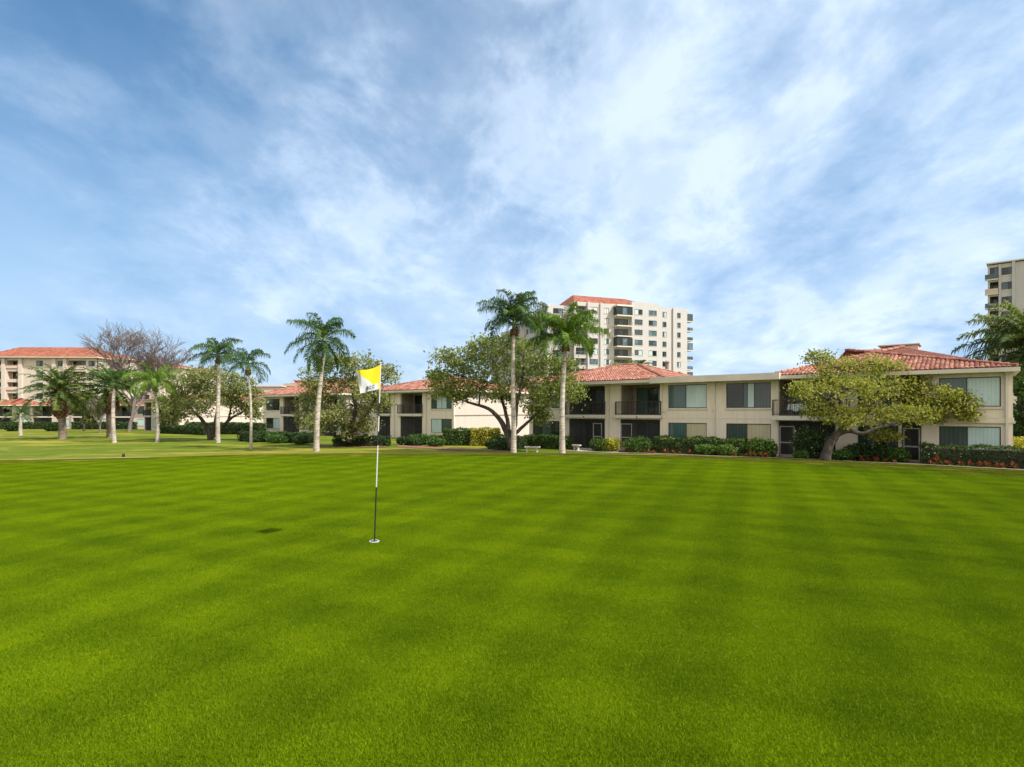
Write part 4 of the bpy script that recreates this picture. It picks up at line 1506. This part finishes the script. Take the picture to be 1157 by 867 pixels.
def palm(label, px, D, top_py, r0=.2, r1=.13, lean_px=0, nf=18, FL=2.6, ll=.6, seed=1, leaf='palmleaf', barkm='palmbark', sag=.9, shaft=True,
         boots=False, elr=(-20, 75), dr=(60, 110), w=.05, bulge=0, skirt=False, name='palm_tree', wind=0, nleaf=34, crown_knob=True, dead=0):
    base = at(px, D)
    rnd = random.Random(seed)
    root = thing(name, label, 'palm tree', base)
    topz = Z(top_py, D) - base.z          # height of the crown centre
    lx = lean_px * D / F
    tr_ = MB()
    P = []; q = []
    n = 22
    for i in range(n + 1):
        t = i / n
        P.append(Vector((lx * (t ** 1.2) + .05 * math.sin(t * 5 + seed), .04 * math.sin(t * 4 + seed), -.2 + (topz + .2) * t)))
        rr_ = r0 * (1 - t) + r1 * t
        rr_ *= 1 + .35 * math.exp(-t * 26) + bulge * math.exp(-((t - .55) / .25) ** 2) + (.03 if i % 2 else -.02)
        q.append(rr_)
    tr_.tube(P, q, 12)
    tr_.build('trunk', MAT[barkm], root, smooth=True)
    C = P[-1]
    if boots:
        bt = MB()
        for i in range(90):
            t = i / 90; a = i * 2.4
            rad = r1 + .10 + .30 * math.sin(math.pi * min(1, t * 1.0 + .12)) * boots
            z0 = C.z - boots * 1.9 + t * boots * 1.9
            o = Vector((C.x + math.cos(a) * rad * .7, C.y + math.sin(a) * rad * .7, z0))
            e_ = o + Vector((math.cos(a) * .28, math.sin(a) * .28, .22))
            bt.tube([o, e_], [.14, .05], 5, 0, rnd.random())
        bt.tube([(C.x, C.y, C.z - boots * 2.0), (C.x, C.y, C.z - boots), (C.x, C.y, C.z + .1)], [r1, r1 + .28 * boots + .1, r1 + .1], 12)
        bt.build('leaf_bases', MAT['boots'], root)
    if shaft:
        sh = MB().tube([C - Vector((0, 0, .1)), C + Vector((0, 0, .35)), C + Vector((0, 0, .9))], [r1 * 1.25, r1 * 1.2, .06], 10)
        sh.build('crownshaft', MAT['shaft'], root, smooth=True)
        if crown_knob:
            kb = MB()
            for i in range(40):
                a = rnd.uniform(0, 6.28); z0 = C.z - .15 - rnd.random() * .42
                kb.tube([(C.x + math.cos(a) * r1 * .6, C.y + math.sin(a) * r1 * .6, z0 + .1), (C.x + math.cos(a) * (r1 + .16), C.y + math.sin(a) * (r1 + .16), z0)], [.09, .04], 5)
            kb.build('fruit_stalks', MAT['boots'], root)
    cr = MB()
    O = C + Vector((0, 0, .55 if shaft else .05))
    for i in range(nf):
        az = i * 2.39996 + rnd.uniform(-.25, .25)
        if wind: az = az + wind * math.sin(az) * .35
        t = (i + .5) / nf
        el = R(elr[1] + (elr[0] - elr[1]) * t + rnd.uniform(-8, 8))
        frond(cr, O - Vector((0, 0, .35 * t)), az, el, FL * rnd.uniform(.85, 1.1) * (.8 + .25 * math.sin(math.pi * t)), R(rnd.uniform(*dr)), ll, rnd, sag=sag,
              tone=.25 + .5 * rnd.random(), w=w, nleaf=nleaf)
    cr.build('crown', MAT[leaf], root)
    return root


palm('tall palm with straight pale grey trunk in front of the big spreading tree', 579.5, 38.5, 371, .18, .11, 1.5, 22, 3.0, .9, 1, sag=3.0, elr=(12, 86), dr=(75, 120), nleaf=62, w=.042)
palm('tall palm with bright green wind swept fronds just right of the straight pale palm', 634.5, 38.5, 388, .20, .125, 4, 22, 3.1, .95, 2, leaf='palmleaf_y', sag=3.2, elr=(5, 86), dr=(75, 125), nleaf=62, w=.045)
palm('tallest palm at left with smooth pale trunk and dense tufted crown', 357.5, 44, 389, .215, .125, 8, 24, 3.0, .85, 3, sag=2.6, elr=(-55, 88), dr=(55, 125), wind=1, nleaf=56, w=.045)
palm('slender grey palm rising out of the olive tree', 247, 56.8, 405, .21, .14, -1, 19, 3.2, .85, 4, leaf='palmleaf', sag=2.4, elr=(-10, 75), dr=(75, 120), w=.05, nleaf=50)
palm('thin crooked palm to the right of the olive tree', 284.5, 48, 416, .12, .08, -4, 15, 2.5, .7, 5, sag=2.4, elr=(-25, 80), dr=(75, 120), nleaf=44, w=.035)
palm('bright green palm with thin white trunk under the leafless tree', 178, 58, 437, .18, .11, -2, 19, 3.2, .85, 6, leaf='palmleaf_y', sag=2.2, elr=(-15, 80), dr=(75, 115), w=.04, nleaf=50)
palm('stout date palm with dark leaf bases and spreading arched fronds', 70, 64, 441, .38, .34, -1, 54, 4.3, .6, 7, leaf='palmleaf_d', barkm='palmbark_dark', sag=.3, shaft=False, boots=1.6,
     elr=(-26, 82), dr=(45, 85), w=.085, name='date_palm', nleaf=36)
palm('second stout date palm directly behind the slim brown trunk', 124, 68, 438, .38, .34, 1, 50, 4.2, .6, 8, leaf='palmleaf_d', barkm='palmbark_dark', sag=.3, shaft=False, boots=1.6,
     elr=(-26, 82), dr=(45, 85), w=.085, name='date_palm', nleaf=36)
palm('slim brown trunked palm standing before the second date palm', 129, 57, 436, .20, .14, -1, 14, 2.1, .5, 9, barkm='palmbark', sag=1.0, elr=(-10, 80), dr=(50, 90))
palm('small young palm with white trunk near the left edge', 24, 76, 467, .22, .16, -1.5, 18, 2.3, .55, 10, leaf='palmleaf_d', sag=.9, elr=(-35, 70), dr=(50, 90), shaft=False)
palm('large feathery palm leaning in at the right edge', 1170, 36, 396, .22, .18, 0, 44, 4.3, 1.0, 12, leaf='palmleaf_d', sag=1.0, elr=(-40, 75), dr=(35, 80), w=.08, nleaf=52)
palm('green palm top peeking over the ridge of the nearest red roof', 722, 66, 420, .2, .15, 0, 16, 1.7, .5, 13, sag=1.0, elr=(-20, 75), dr=(60, 110))
palm('yellowish palm top behind the red roof beside the tower', 703, 70, 421, .2, .15, 0, 12, 1.6, .5, 14, leaf='palmleaf_y', sag=1.0, elr=(0, 75), dr=(60, 110))


# ------------------------------------------------------------------ hedges, shrubs, flowers
def leafy_surface(pts, nrm, size, g, m):
    pass


def hedge(label, p0, p1, depth, h, leafm='hedge', seed=1, leaf=.085, dens=230, wob=.08, name='hedge', cat='hedge', group=None):
    """clipped hedge from ground point p0 to p1, leaves spread over and just inside its skin"""
    g = np.random.default_rng(seed)
    p0 = Vector(p0); p1 = Vector(p1)
    L = (p1.to_2d() - p0.to_2d()).length
    ang_ = math.atan2(p1.y - p0.y, p1.x - p0.x)
    zb = min(p0.z, p1.z) - .05; top = max(p0.z, p1.z) + h
    o = thing(name, label, cat, (p0.x, p0.y, zb), ang_, group)
    H = top - zb
    mb = MB()
    # core with rounded shape
    ins_ = .13
    mb.box(ins_, L - ins_, ins_ - depth / 2, depth / 2 - ins_, 0, H - ins_)
    area = L * H * 2 + L * depth + 2 * depth * H
    n = int(area * dens)
    f = g.random(n)
    aa = np.array([L * H, L * H, L * depth, depth * H, depth * H]); aa = np.cumsum(aa / aa.sum())
    k = np.searchsorted(aa, f)
    a, b = g.random(n), g.random(n)
    P = np.zeros((n, 3))
    for q in range(5):
        s_ = k == q
        if q < 2: P[s_] = np.stack([a[s_] * L, np.full(s_.sum(), (-.5, .5)[q] * depth), b[s_] * H], 1)
        elif q == 2: P[s_] = np.stack([a[s_] * L, (b[s_] - .5) * depth, np.full(s_.sum(), H)], 1)
        else: P[s_] = np.stack([np.full(s_.sum(), (0, L)[q - 3]), (a[s_] - .5) * depth, b[s_] * H], 1)
    # lumpy skin
    lump = (np.sin(P[:, 0] * 2.1 + seed) + np.sin(P[:, 0] * 5.3 + P[:, 2] * 3 + seed * 2)) * wob * .6
    P[:, 2] += lump * (P[:, 2] / H)
    P[:, 1] += np.sign(P[:, 1]) * lump * .6
    # round the upper edges
    up = P[:, 2] > H * .8
    P[up, 1] *= .93
    P += g.normal(size=(n, 3)) * .045
    P[:, 2] = np.maximum(P[:, 2], .0)
    cl = (np.sin(P[:, 0] * 3.7 + seed) * np.sin(P[:, 2] * 5 + P[:, 1] * 4 + seed) + 1) / 2
    v = np.clip(.35 * cl + .65 * g.random(n), 0, 1)
    lm = MB(); lm.quads(leaf_quads(P, leaf, g), v)
    mb.build('branches', MAT['hedge_core'], o)
    lm.build('foliage', MAT[leafm], o)
    return o


def shrub(label, p, r, h, leafm='hedge', seed=1, leaf=.085, n=1500, name='shrub', lobes=5, cat='shrub', group=None):
    g = np.random.default_rng(seed)
    o = thing(name, label, cat, tuple(p), 0, group)
    tot = []; core = MB()
    for i in range(lobes):
        a = i * 2.4; rr_ = r * (.45 if lobes > 1 else 0)
        c = np.array([math.cos(a) * rr_ * g.uniform(.4, 1.1), math.sin(a) * rr_ * g.uniform(.4, 1.1), h * g.uniform(.42, .60)])
        d_ = rand_dirs(n // lobes, g)
        rad = g.uniform(.72, 1.12, (len(d_), 1)) * g.uniform(.85, 1.1)
        q = c + d_ * rad * np.array([r * .62, r * .62, h * .46])
        q[:, 2] = np.maximum(q[:, 2], .02)
        tot.append(q)
        core.tube([(0, 0, -.05), tuple(c * np.array([.6, .6, .7])), tuple(c)], [.04, .03, .015], 5)
    P = np.concatenate(tot)
    v = np.clip(g.random(len(P)) * .7 + .3 * g.random(), 0, 1)
    core.build('stems', MAT['oakbark'], o)
    m = MB(); m.quads(leaf_quads(P, leaf, g), v); m.build('foliage', MAT[leafm], o)
    return o


def along(px, off=1.6):
    """a ground point off metres in front of the main villa's wall, seen at column px"""
    r = Vector(((px - CX) / F, 1.0))
    o = Vector((A.loc.x, A.loc.y)) + Vector((A.u.y, -A.u.x)) * off
    den = A.u.x * r.y - A.u.y * r.x
    t = (o.y * r.x - o.x * r.y) / den
    q = o + A.u * t
    return Vector((q.x, q.y, gz(q.x, q.y)))


# beds, path
drape('mulch_bed', MAT['mulch'], lambda a, b: along(700 + 480 * a, 0.1 + (2.9 + .35 * math.sin(a * 23) + .2 * math.sin(a * 51)) * b), 90, 6, .035)
drape('mulch_bed', MAT['mulch'], lambda a, b: along(596 + 56 * a, .1 + (2.4 + .2 * math.sin(a * 9)) * b), 20, 5, .035)
drape('path', MAT['path'], lambda a, b: along(652 + 47 * a, .1 + 3.0 * b), 14, 5, .030)
drape('path', MAT['path'], lambda a, b: along(640 + 540 * a, 3.3 + .35 * math.sin(a * 23) + .55 * b), 90, 2, .042)
drape('mulch_bed', MAT['mulch'], lambda a, b: (X(352 + 85 * a, 52 - 2.2 * b), 52 - 2.2 * b), 16, 4, .035)
drape('mulch_bed', MAT['mulch'], lambda a, b: (X(448 + 130 * a, 53 - 9 * a - 3 * b), 53 - 9 * a - 3 * b), 20, 4, .035)
drape('path', MAT['soil'], lambda a, b: (X(-60 + 240 * a, 30 + 7 * a + .35 * b), 30 + 7 * a + .7 * b + 1.5 * math.sin(a * 4)), 30, 2, .03)

H_ = 'clipped hedges by the villas'
hedge('long dark clipped hedge below the flat roofed middle of the villa', along(744, 1.5), along(842, 1.5), 1.3, 1.10, 'hedge', 1, group=H_)
hedge('clipped hedge at the foot of the right hand villa windows', along(1043, 1.5), along(1190, 1.5), 1.3, 1.05, 'hedge_d', 2, leaf=.075, group=H_)
hedge('dark clipped hedge behind the stone bench', along(597, 1.5), along(643, 1.7), 1.2, 1.05, 'hedge', 3, group=H_)
hedge('tall green clipped hedge below the bare end wall', at(502, 53), at(534, 53), 1.5, 1.45, 'hedge', 4, leaf=.1, group=H_)
hedge('golden yellow variegated hedge between the green hedges', at(534.5, 52.6), at(563, 52), 1.4, 1.5, 'hedge_y', 5, leaf=.1, group=H_)
hedge('low green hedge under the balcony of the villa behind the flag', at(464, 53.5), at(501, 53), 1.1, .85, 'hedge', 6, leaf=.1, group=H_)
hedge('dark hedge running behind the trunk of the big spreading tree', at(563.5, 49), at(590, 47), 1.2, 1.0, 'hedge_d', 7, leaf=.09, group=H_)
hedge('low dark hedge below the dense tree behind the flag', at(378, 51.5), at(440, 51.5), 1.2, .85, 'hedge_d', 8, leaf=.11, dens=150, group=H_)
hedge('low dark hedge left of the tall pale palm', at(274, 60), at(352, 56), 1.2, .95, 'hedge_d', 9, leaf=.12, dens=120, group=H_)
hedge('dark hedge in front of the sunlit cream wall', at(213, 82), at(297, 78), 1.5, 1.5, 'hedge_d', 10, leaf=.16, dens=70, group=H_)
hedge('dark hedge at the foot of the low building behind the date palms', at(84, 124), at(152, 122), 1.5, 1.5, 'hedge_d', 11, leaf=.22, dens=40, group=H_)
hedge('dark hedge at the far left edge below the low building', at(-8, 124), at(64, 125), 1.5, 1.4, 'hedge_d', 12, leaf=.22, dens=40, group=H_)
hedge('low dark hedge beside the olive tree trunks', at(186, 84), at(236, 76), 1.2, 1.1, 'hedge_d', 14, leaf=.15, dens=80, group=H_)

SG = 'shrubs in the beds'
shrubs = [
    ('rounded dark green shrub at the paved gap', along(678.5, 2.6), .85, .95, 'hedge'),
    ('rounded yellow green shrub next to a dark green one', along(690.5, 2.3), .75, 1.05, 'hedge_y'),
    ('leafy green shrub before the left screen door', along(722, 2.3), 1.25, 1.15, 'hedge'),
    ('low green shrub in front of the long clipped hedge', along(799, 2.3), .80, .75, 'hedge'),
    ('second low shrub in front of the long clipped hedge, beside a larger one', along(820, 2.3), .85, .75, 'hedge'),
    ('loose green shrub right of the end of the long clipped hedge', along(856, 1.6), .7, 1.25, 'hedge'),
    ('narrow green shrub against the white pilaster', along(868, 1.5), .55, 1.15, 'hedge'),
    ('tall glossy green bush left of the leaning trunk', along(916, 1.5), 1.35, 1.9, 'hedge_d'),
    ('small pale green clump beside the screen door', along(905, 2.5), .45, .55, 'hedge'),
    ('low light green plant at the foot of the leaning trunk', along(950, 2.4), .75, .65, 'hedge'),
    ('dark low shrub right of the leaning trunk', along(972, 1.6), .95, 1.0, 'hedge_d'),
    ('dark green shrub below the shaded ground floor window', along(995, 1.5), .95, 1.0, 'hedge_d'),
    ('leafy shrub next to the right hand screen door', along(1014, 1.7), .7, .85, 'hedge'),
    ('small green ball shrub in front of the golden hedge', at(556, 47.5), .65, .8, 'hedge_d'),
    ('round shrub under the big spreading tree', at(570, 45.5), .9, .85, 'hedge_d'),
    ('low round shrub left of the tall green hedge', at(492, 51), .95, .8, 'hedge'),
    ('small round shrub below the balcony', at(470, 52), .8, .75, 'hedge_d'),
    ('round dark shrub beside the path to the villa behind the flag', at(456, 53), .75, .75, 'hedge_d'),
    ('bright yellow shrub at the right edge', at(1151, 40), .8, 1.4, 'hedge_y'),
    ('rounded dark shrub beneath the thin crooked palm', at(290, 58), .9, .8, 'hedge_d'),
    ('dark shrub left of the tall pale palm', at(312, 56), 1.0, .85, 'hedge'),
    ('dark shrub close behind the tall pale palm', at(342, 54), 1.1, .9, 'hedge_d'),
    ('small dark bush beside the young white trunked palm', at(14, 100), 1.2, 1.6, 'hedge_d'),
    ('dark bush behind the stout date palm', at(58, 100), 1.3, 1.5, 'hedge_d'),
]
for i, (lab, p, r, h, lm) in enumerate(shrubs):
    far = p.y > 70
    shrub(lab, p, r, h, lm, 100 + i, leaf=.22 if far else .095, n=900 if far else 2000, group=SG)


# bromeliads: one built, then copied
def brom(label):
    o = thing('bromeliad', label, 'flower', (0, 0, 0), 0, 'red bromeliads along the beds')
    rnd = random.Random(3)
    for name, m, n, L, elv in (('leaves', 'redbase', 22, .34, (10, 45)), ('flower', 'red', 26, .36, (35, 85))):
        mb = MB()
        for i in range(n):
            a = i * 2.4; e = R(rnd.uniform(*elv)); l_ = L * rnd.uniform(.7, 1.1)
            d_ = Vector((math.cos(a) * math.cos(e), math.sin(a) * math.cos(e), math.sin(e)))
            sd = Vector((-math.sin(a), math.cos(a), 0)) * .035
            o0 = Vector((0, 0, .05)); mid = o0 + d_ * l_ * .6; tip = mid + (d_ + Vector((0, 0, -.6))).normalized() * l_ * .5
            v = rnd.random()
            mb.poly([o0 - sd, o0 + sd, mid + sd, mid - sd], 0, v); mb.poly([mid - sd, mid + sd, tip], 0, v)
        mb.build(name, MAT[m], o)
    return o


ordn = ['first', 'second', 'third', 'fourth', 'fifth', 'sixth', 'seventh', 'eighth', 'ninth', 'tenth', 'eleventh', 'twelfth']
proto = None
sets = [([708, 714, 727, 733, 739], 3.0, 'red bromeliad around the leafy shrub by the left screen door, {} from the left', None),
        ([752, 761, 768, 780, 789, 806, 812, 829, 843, 850, 861, 866], 2.65, 'red bromeliad along the foot of the long clipped hedge, {} from the left', None),
        ([962, 974, 981, 990, 1001, 1011], 2.75, 'red bromeliad right of the leaning trunk, {} from the left', None),
        ([1052, 1059, 1071, 1085, 1096, 1107, 1116, 1127, 1134, 1145], 2.5, 'red bromeliad before the right hand hedge, {} from the left', None)]
rb = random.Random(12)
for L, off, lab, _ in sets:
    for i, px in enumerate(L):
        p = along(px, off + rb.uniform(-.15, .15))
        if proto is None:
            proto = brom(''); o = proto
        else:
            o = copy_tree(proto)
        o['label'] = lab.format(ordn[i])
        o.location = p
        o.rotation_euler.z = rb.uniform(0, 6.28)
        s_ = rb.uniform(.65, 1.2)
        o.scale = (s_, s_, s_ * rb.uniform(.9, 1.2))


# ------------------------------------------------------------------ furniture
def bench(label, p, rot, W=1.15, h=.42):
    o = thing('stone_bench', label, 'bench', tuple(p), rot, 'stone benches by the villas')
    MB().box(-W / 2, W / 2, -.2, .2, h - .08, h).box(-W / 2 + .03, W / 2 - .03, -.17, .17, h - .11, h - .081).build('seat', MAT['stone'], o)
    for s_ in (-1, 1):
        m = MB(); x = s_ * (W / 2 - .2)
        m.mesh([(x - .06, -.15, -.05), (x + .06, -.15, -.05), (x + .06, .15, -.05), (x - .06, .15, -.05),
                (x - .05, -.10, .18), (x + .05, -.10, .18), (x + .05, .10, .18), (x - .05, .10, .18),
                (x - .07, -.17, h - .11), (x + .07, -.17, h - .11), (x + .07, .17, h - .11), (x - .07, .17, h - .11)],
               [(0, 1, 5, 4), (1, 2, 6, 5), (2, 3, 7, 6), (3, 0, 4, 7), (4, 5, 9, 8), (5, 6, 10, 9), (6, 7, 11, 10), (7, 4, 8, 11)])
        m.build('leg', MAT['stone'], o)
    return o


bench('pale stone bench in front of the clipped hedge between the two tall palms', at(601.5, 42.5), R(-12))
bench('smaller stone bench before the left ground floor screens', along(651.5, 2.2), R(-38), .7, .45)


def patio_chair(label, loc, rot):
    o = thing('patio_chair', label, 'chair', loc, rot, 'patio chairs on the balconies')
    MB().box(-.24, .24, -.24, .24, .40, .44).build('seat', MAT['white_frame'], o)
    b_ = MB()
    for k in range(6): b_.box(-.23 + k * .084, -.19 + k * .084, .20, .23, .44, .88)
    b_.box(-.25, .25, .195, .235, .88, .93).build('backrest', MAT['white_frame'], o)
    for sx in (-.22, .22):
        for sy in (-.2, .2):
            MB().tube([(sx, sy, 0), (sx * .95, sy * .95, .40)], .018, 6).build('leg', MAT['white_frame'], o)
        MB().box(sx - .03, sx + .03, -.22, .2, .63, .66).tube([(sx, -.19, .44), (sx, -.19, .63)], .015, 6).build('armrest', MAT['white_frame'], o)
    return o


for lab, u, v, r_ in (('white patio chair behind the left balcony screen, on the left', S(660), 1.0, .5), ('white patio chair behind the left balcony screen, on the right', S(669), .9, -.6)):
    q = A.world(u, v); patio_chair(lab, (q.x, q.y, -1.35 + 2.86), A.a + r_)
q = A.world(S(676), 1.0); patio_chair('pale patio chair on the ground floor behind the left screens', (q.x, q.y, -1.35 + .10), A.a + .3)


def table(label, loc, rot):
    o = thing('patio_table', label, 'table', loc, rot)
    MB().box(-.5, .5, -.4, .4, .70, .74).build('tabletop', MAT['white_frame'], o)
    for sx in (-.42, .42):
        for sy in (-.32, .32):
            MB().tube([(sx, sy, 0), (sx, sy, .70)], .022, 6).build('leg', MAT['bronze'], o)
    c = MB(); n = 40
    top = []; bot = []
    for i in range(n):
        a = 2 * math.pi * i / n
        cx_, cy_ = math.cos(a), math.sin(a)
        k = max(abs(cx_) / .52, abs(cy_) / .42)
        x, y = cx_ / k, cy_ / k
        top.append((x, y, .748)); f = 1.06 + .05 * math.sin(i * 1.9)
        bot.append((x * f, y * f, .32 + .07 * math.sin(i * .8)))
    c.mesh(top + bot, [tuple(range(n))] + [(i, n + i, n + (i + 1) % n, (i + 1) % n) for i in range(n)])
    cl = c.build('tablecloth', MAT['cloth'])
    cl.location = loc; cl.rotation_euler = (0, 0, rot)
    tag(cl, 'white and pale blue striped cloth draped over the balcony table', 'tablecloth')
    return o


q = A.world(S(900.5), .25)
table('patio table under a striped cloth on the balcony left of the yellow green tree', (q.x, q.y, -1.35 + 2.86), A.a)


# ------------------------------------------------------------------ the flag
def flagstick():
    D = F * CAMZ / (613 - HY)
    bx_, by_ = X(423, D), D
    o = thing('golf_flagstick', 'thin black and white banded flagstick standing in the hole on the green', 'flagstick', (bx_, by_, .006))
    top = Vector((X(430.2, D) - bx_, 0, Z(411, D)))
    def P(py):
        t = (613 - py) / (613 - 411)
        return top * t
    bands = [(613, 551, 'black'), (551, 504, 'white'), (504, 488, 'black'), (488, 471, 'white'), (471, 456, 'black'), (456, 411, 'white')]
    for a, b_, m in bands:
        MB().tube([P(a), P(b_)],   .0095 if a == 613 else .0085, 10).build('pole_section', MAT[m], o, smooth=False)
    MB().tube([P(411), P(409.5)], [.014, .006], 10).build('cap', MAT['flag'], o)
    # cup: white liner, dark inside
    c = MB(); n = 32
    for i in range(n):
        a0, a1 = 2 * math.pi * i / n, 2 * math.pi * (i + 1) / n
        for (ra, za, rb_, zb) in ((.054, .004, .066, .006), (.066, .006, .070, -.01)):
            c.poly([(ra * math.cos(a0), ra * math.sin(a0), za), (rb_ * math.cos(a0), rb_ * math.sin(a0), zb), (rb_ * math.cos(a1), rb_ * math.sin(a1), zb), (ra * math.cos(a1), ra * math.sin(a1), za)])
    cup = c.build('hole_rim', MAT['white'], None); cup.location = (bx_, by_, .016)
    d_ = MB(); d_.poly([(.054 * math.cos(2 * math.pi * i / n), .054 * math.sin(2 * math.pi * i / n), .003) for i in range(n)])
    d_.build('hole', MAT['black'], cup)
    tag(cup, 'white rimmed golf hole at the foot of the flagstick', 'golf hole')
    # cloth: grid, yellow upper corner, white lower part
    f = MB()
    nu, nv = 30, 22
    m = D / F

    def cl(u, v):           # u along the fly from the pole, v down the hoist
        # corners in the picture: hoist top (431,412) hoist bottom (430,439); fly top (407.5,421) fly bottom (413,446)
        ht = Vector((430.6, 411.8)); hb = Vector((429.6, 439.5)); ft = Vector((407.5, 420.0)); fb = Vector((413.0, 445.5))
        p = ht * (1 - u) * (1 - v) + hb * (1 - u) * v + ft * u * (1 - v) + fb * u * v
        p.y += 3.0 * math.sin(u * math.pi) * (1 - v) * .9
        dy = -.30 * u + .05 * math.sin(u * 7 + v * 1.6) * u + .02 * math.sin(u * 15 - v * 3) * u
        D2 = D + dy - .02 * u
        return Vector((X(p.x, D) - bx_, dy - .0, Z(p.y, D) - .006))
    for i in range(nu):
        for j in range(nv):
            u0, u1, v0, v1 = i / nu, (i + 1) / nu, j / nv, (j + 1) / nv
            uc, vc = (u0 + u1) / 2, (v0 + v1) / 2
            yel = uc < .10 or (vc < .73 - .66 * max(0, (uc - .34) / .62) ** .9) or vc < .05
            f.poly([cl(u0, v0), cl(u0, v1), cl(u1, v1), cl(u1, v0)], 0, 1.0 if yel else 0.0)
    sl_ = f.build('flag', MAT['flag'], o)
    sl_['label'] = 'yellow and white flag with navy script lettering'
    # lettering strokes: slanted looping script B C C
    strokes = [[(.72, .84), (.68, .62), (.60, .60), (.58, .68), (.66, .73), (.57, .76), (.56, .85), (.72, .84)],
               [(.42, .64), (.48, .60), (.52, .68), (.51, .80), (.44, .83), (.40, .78)],
               [(.26, .60), (.33, .57), (.37, .64), (.36, .77), (.29, .80), (.25, .75)]]
    strokes = [[(.30 + (a - .25) * .78 + (.9 - b_) * -.10, .76 + (b_ - .57) * .50) for a, b_ in st] for st in strokes]
    t = MB()
    for st in strokes:
        pts = []
        for a, b_ in zip(st[:-1], st[1:]):
            for k in range(4):
                q = Vector(a).lerp(Vector(b_), k / 4); pts.append(cl(q.x, q.y) + Vector((0, -.004, 0)))
        pts.append(cl(*st[-1]) + Vector((0, -.004, 0)))
        t.tube(pts, .0042, 5)
    t.tube([cl(.74, .955) + Vector((0, -.004, 0)), cl(.5, .945) + Vector((0, -.004, 0)), cl(.28, .92) + Vector((0, -.004, 0))], .002, 5)
    t.build('lettering', MAT['navy'], sl_)


flagstick()

# small things on the grass
p = at(139.5, 38)
m_ = MB().tube([(0, 0, -.05), (0, 0, .18), (0, 0, .24)], [.08, .08, .05], 10)
o = m_.build('tee_marker', MAT['black']); o.location = p
tag(o, 'small dark marker post alone in the dry grass at left', 'marker')
p = at(287, 170)
MBt = None

# far woodland closing the horizon
g = np.random.default_rng(99)
wd = MB()
cs = []
for i in range(520):
    a = R(g.uniform(35, 150)); r_ = g.uniform(200, 260)
    x, y = r_ * math.cos(a), r_ * math.sin(a)
    c = np.array([x, y, -2.4 + g.uniform(1.5, 4.5)])
    cs.append(c + rand_dirs(60, g) * np.array([3.2, 3.2, 3.0]) * g.uniform(.5, 1.1, (60, 1)))
P = np.concatenate(cs)
wd.quads(leaf_quads(P, 1.3, g), g.random(len(P)))
tag(wd.build('distant_trees', MAT['oakleaf_g']), 'dark belt of trees far behind the buildings', 'trees', kind='stuff')
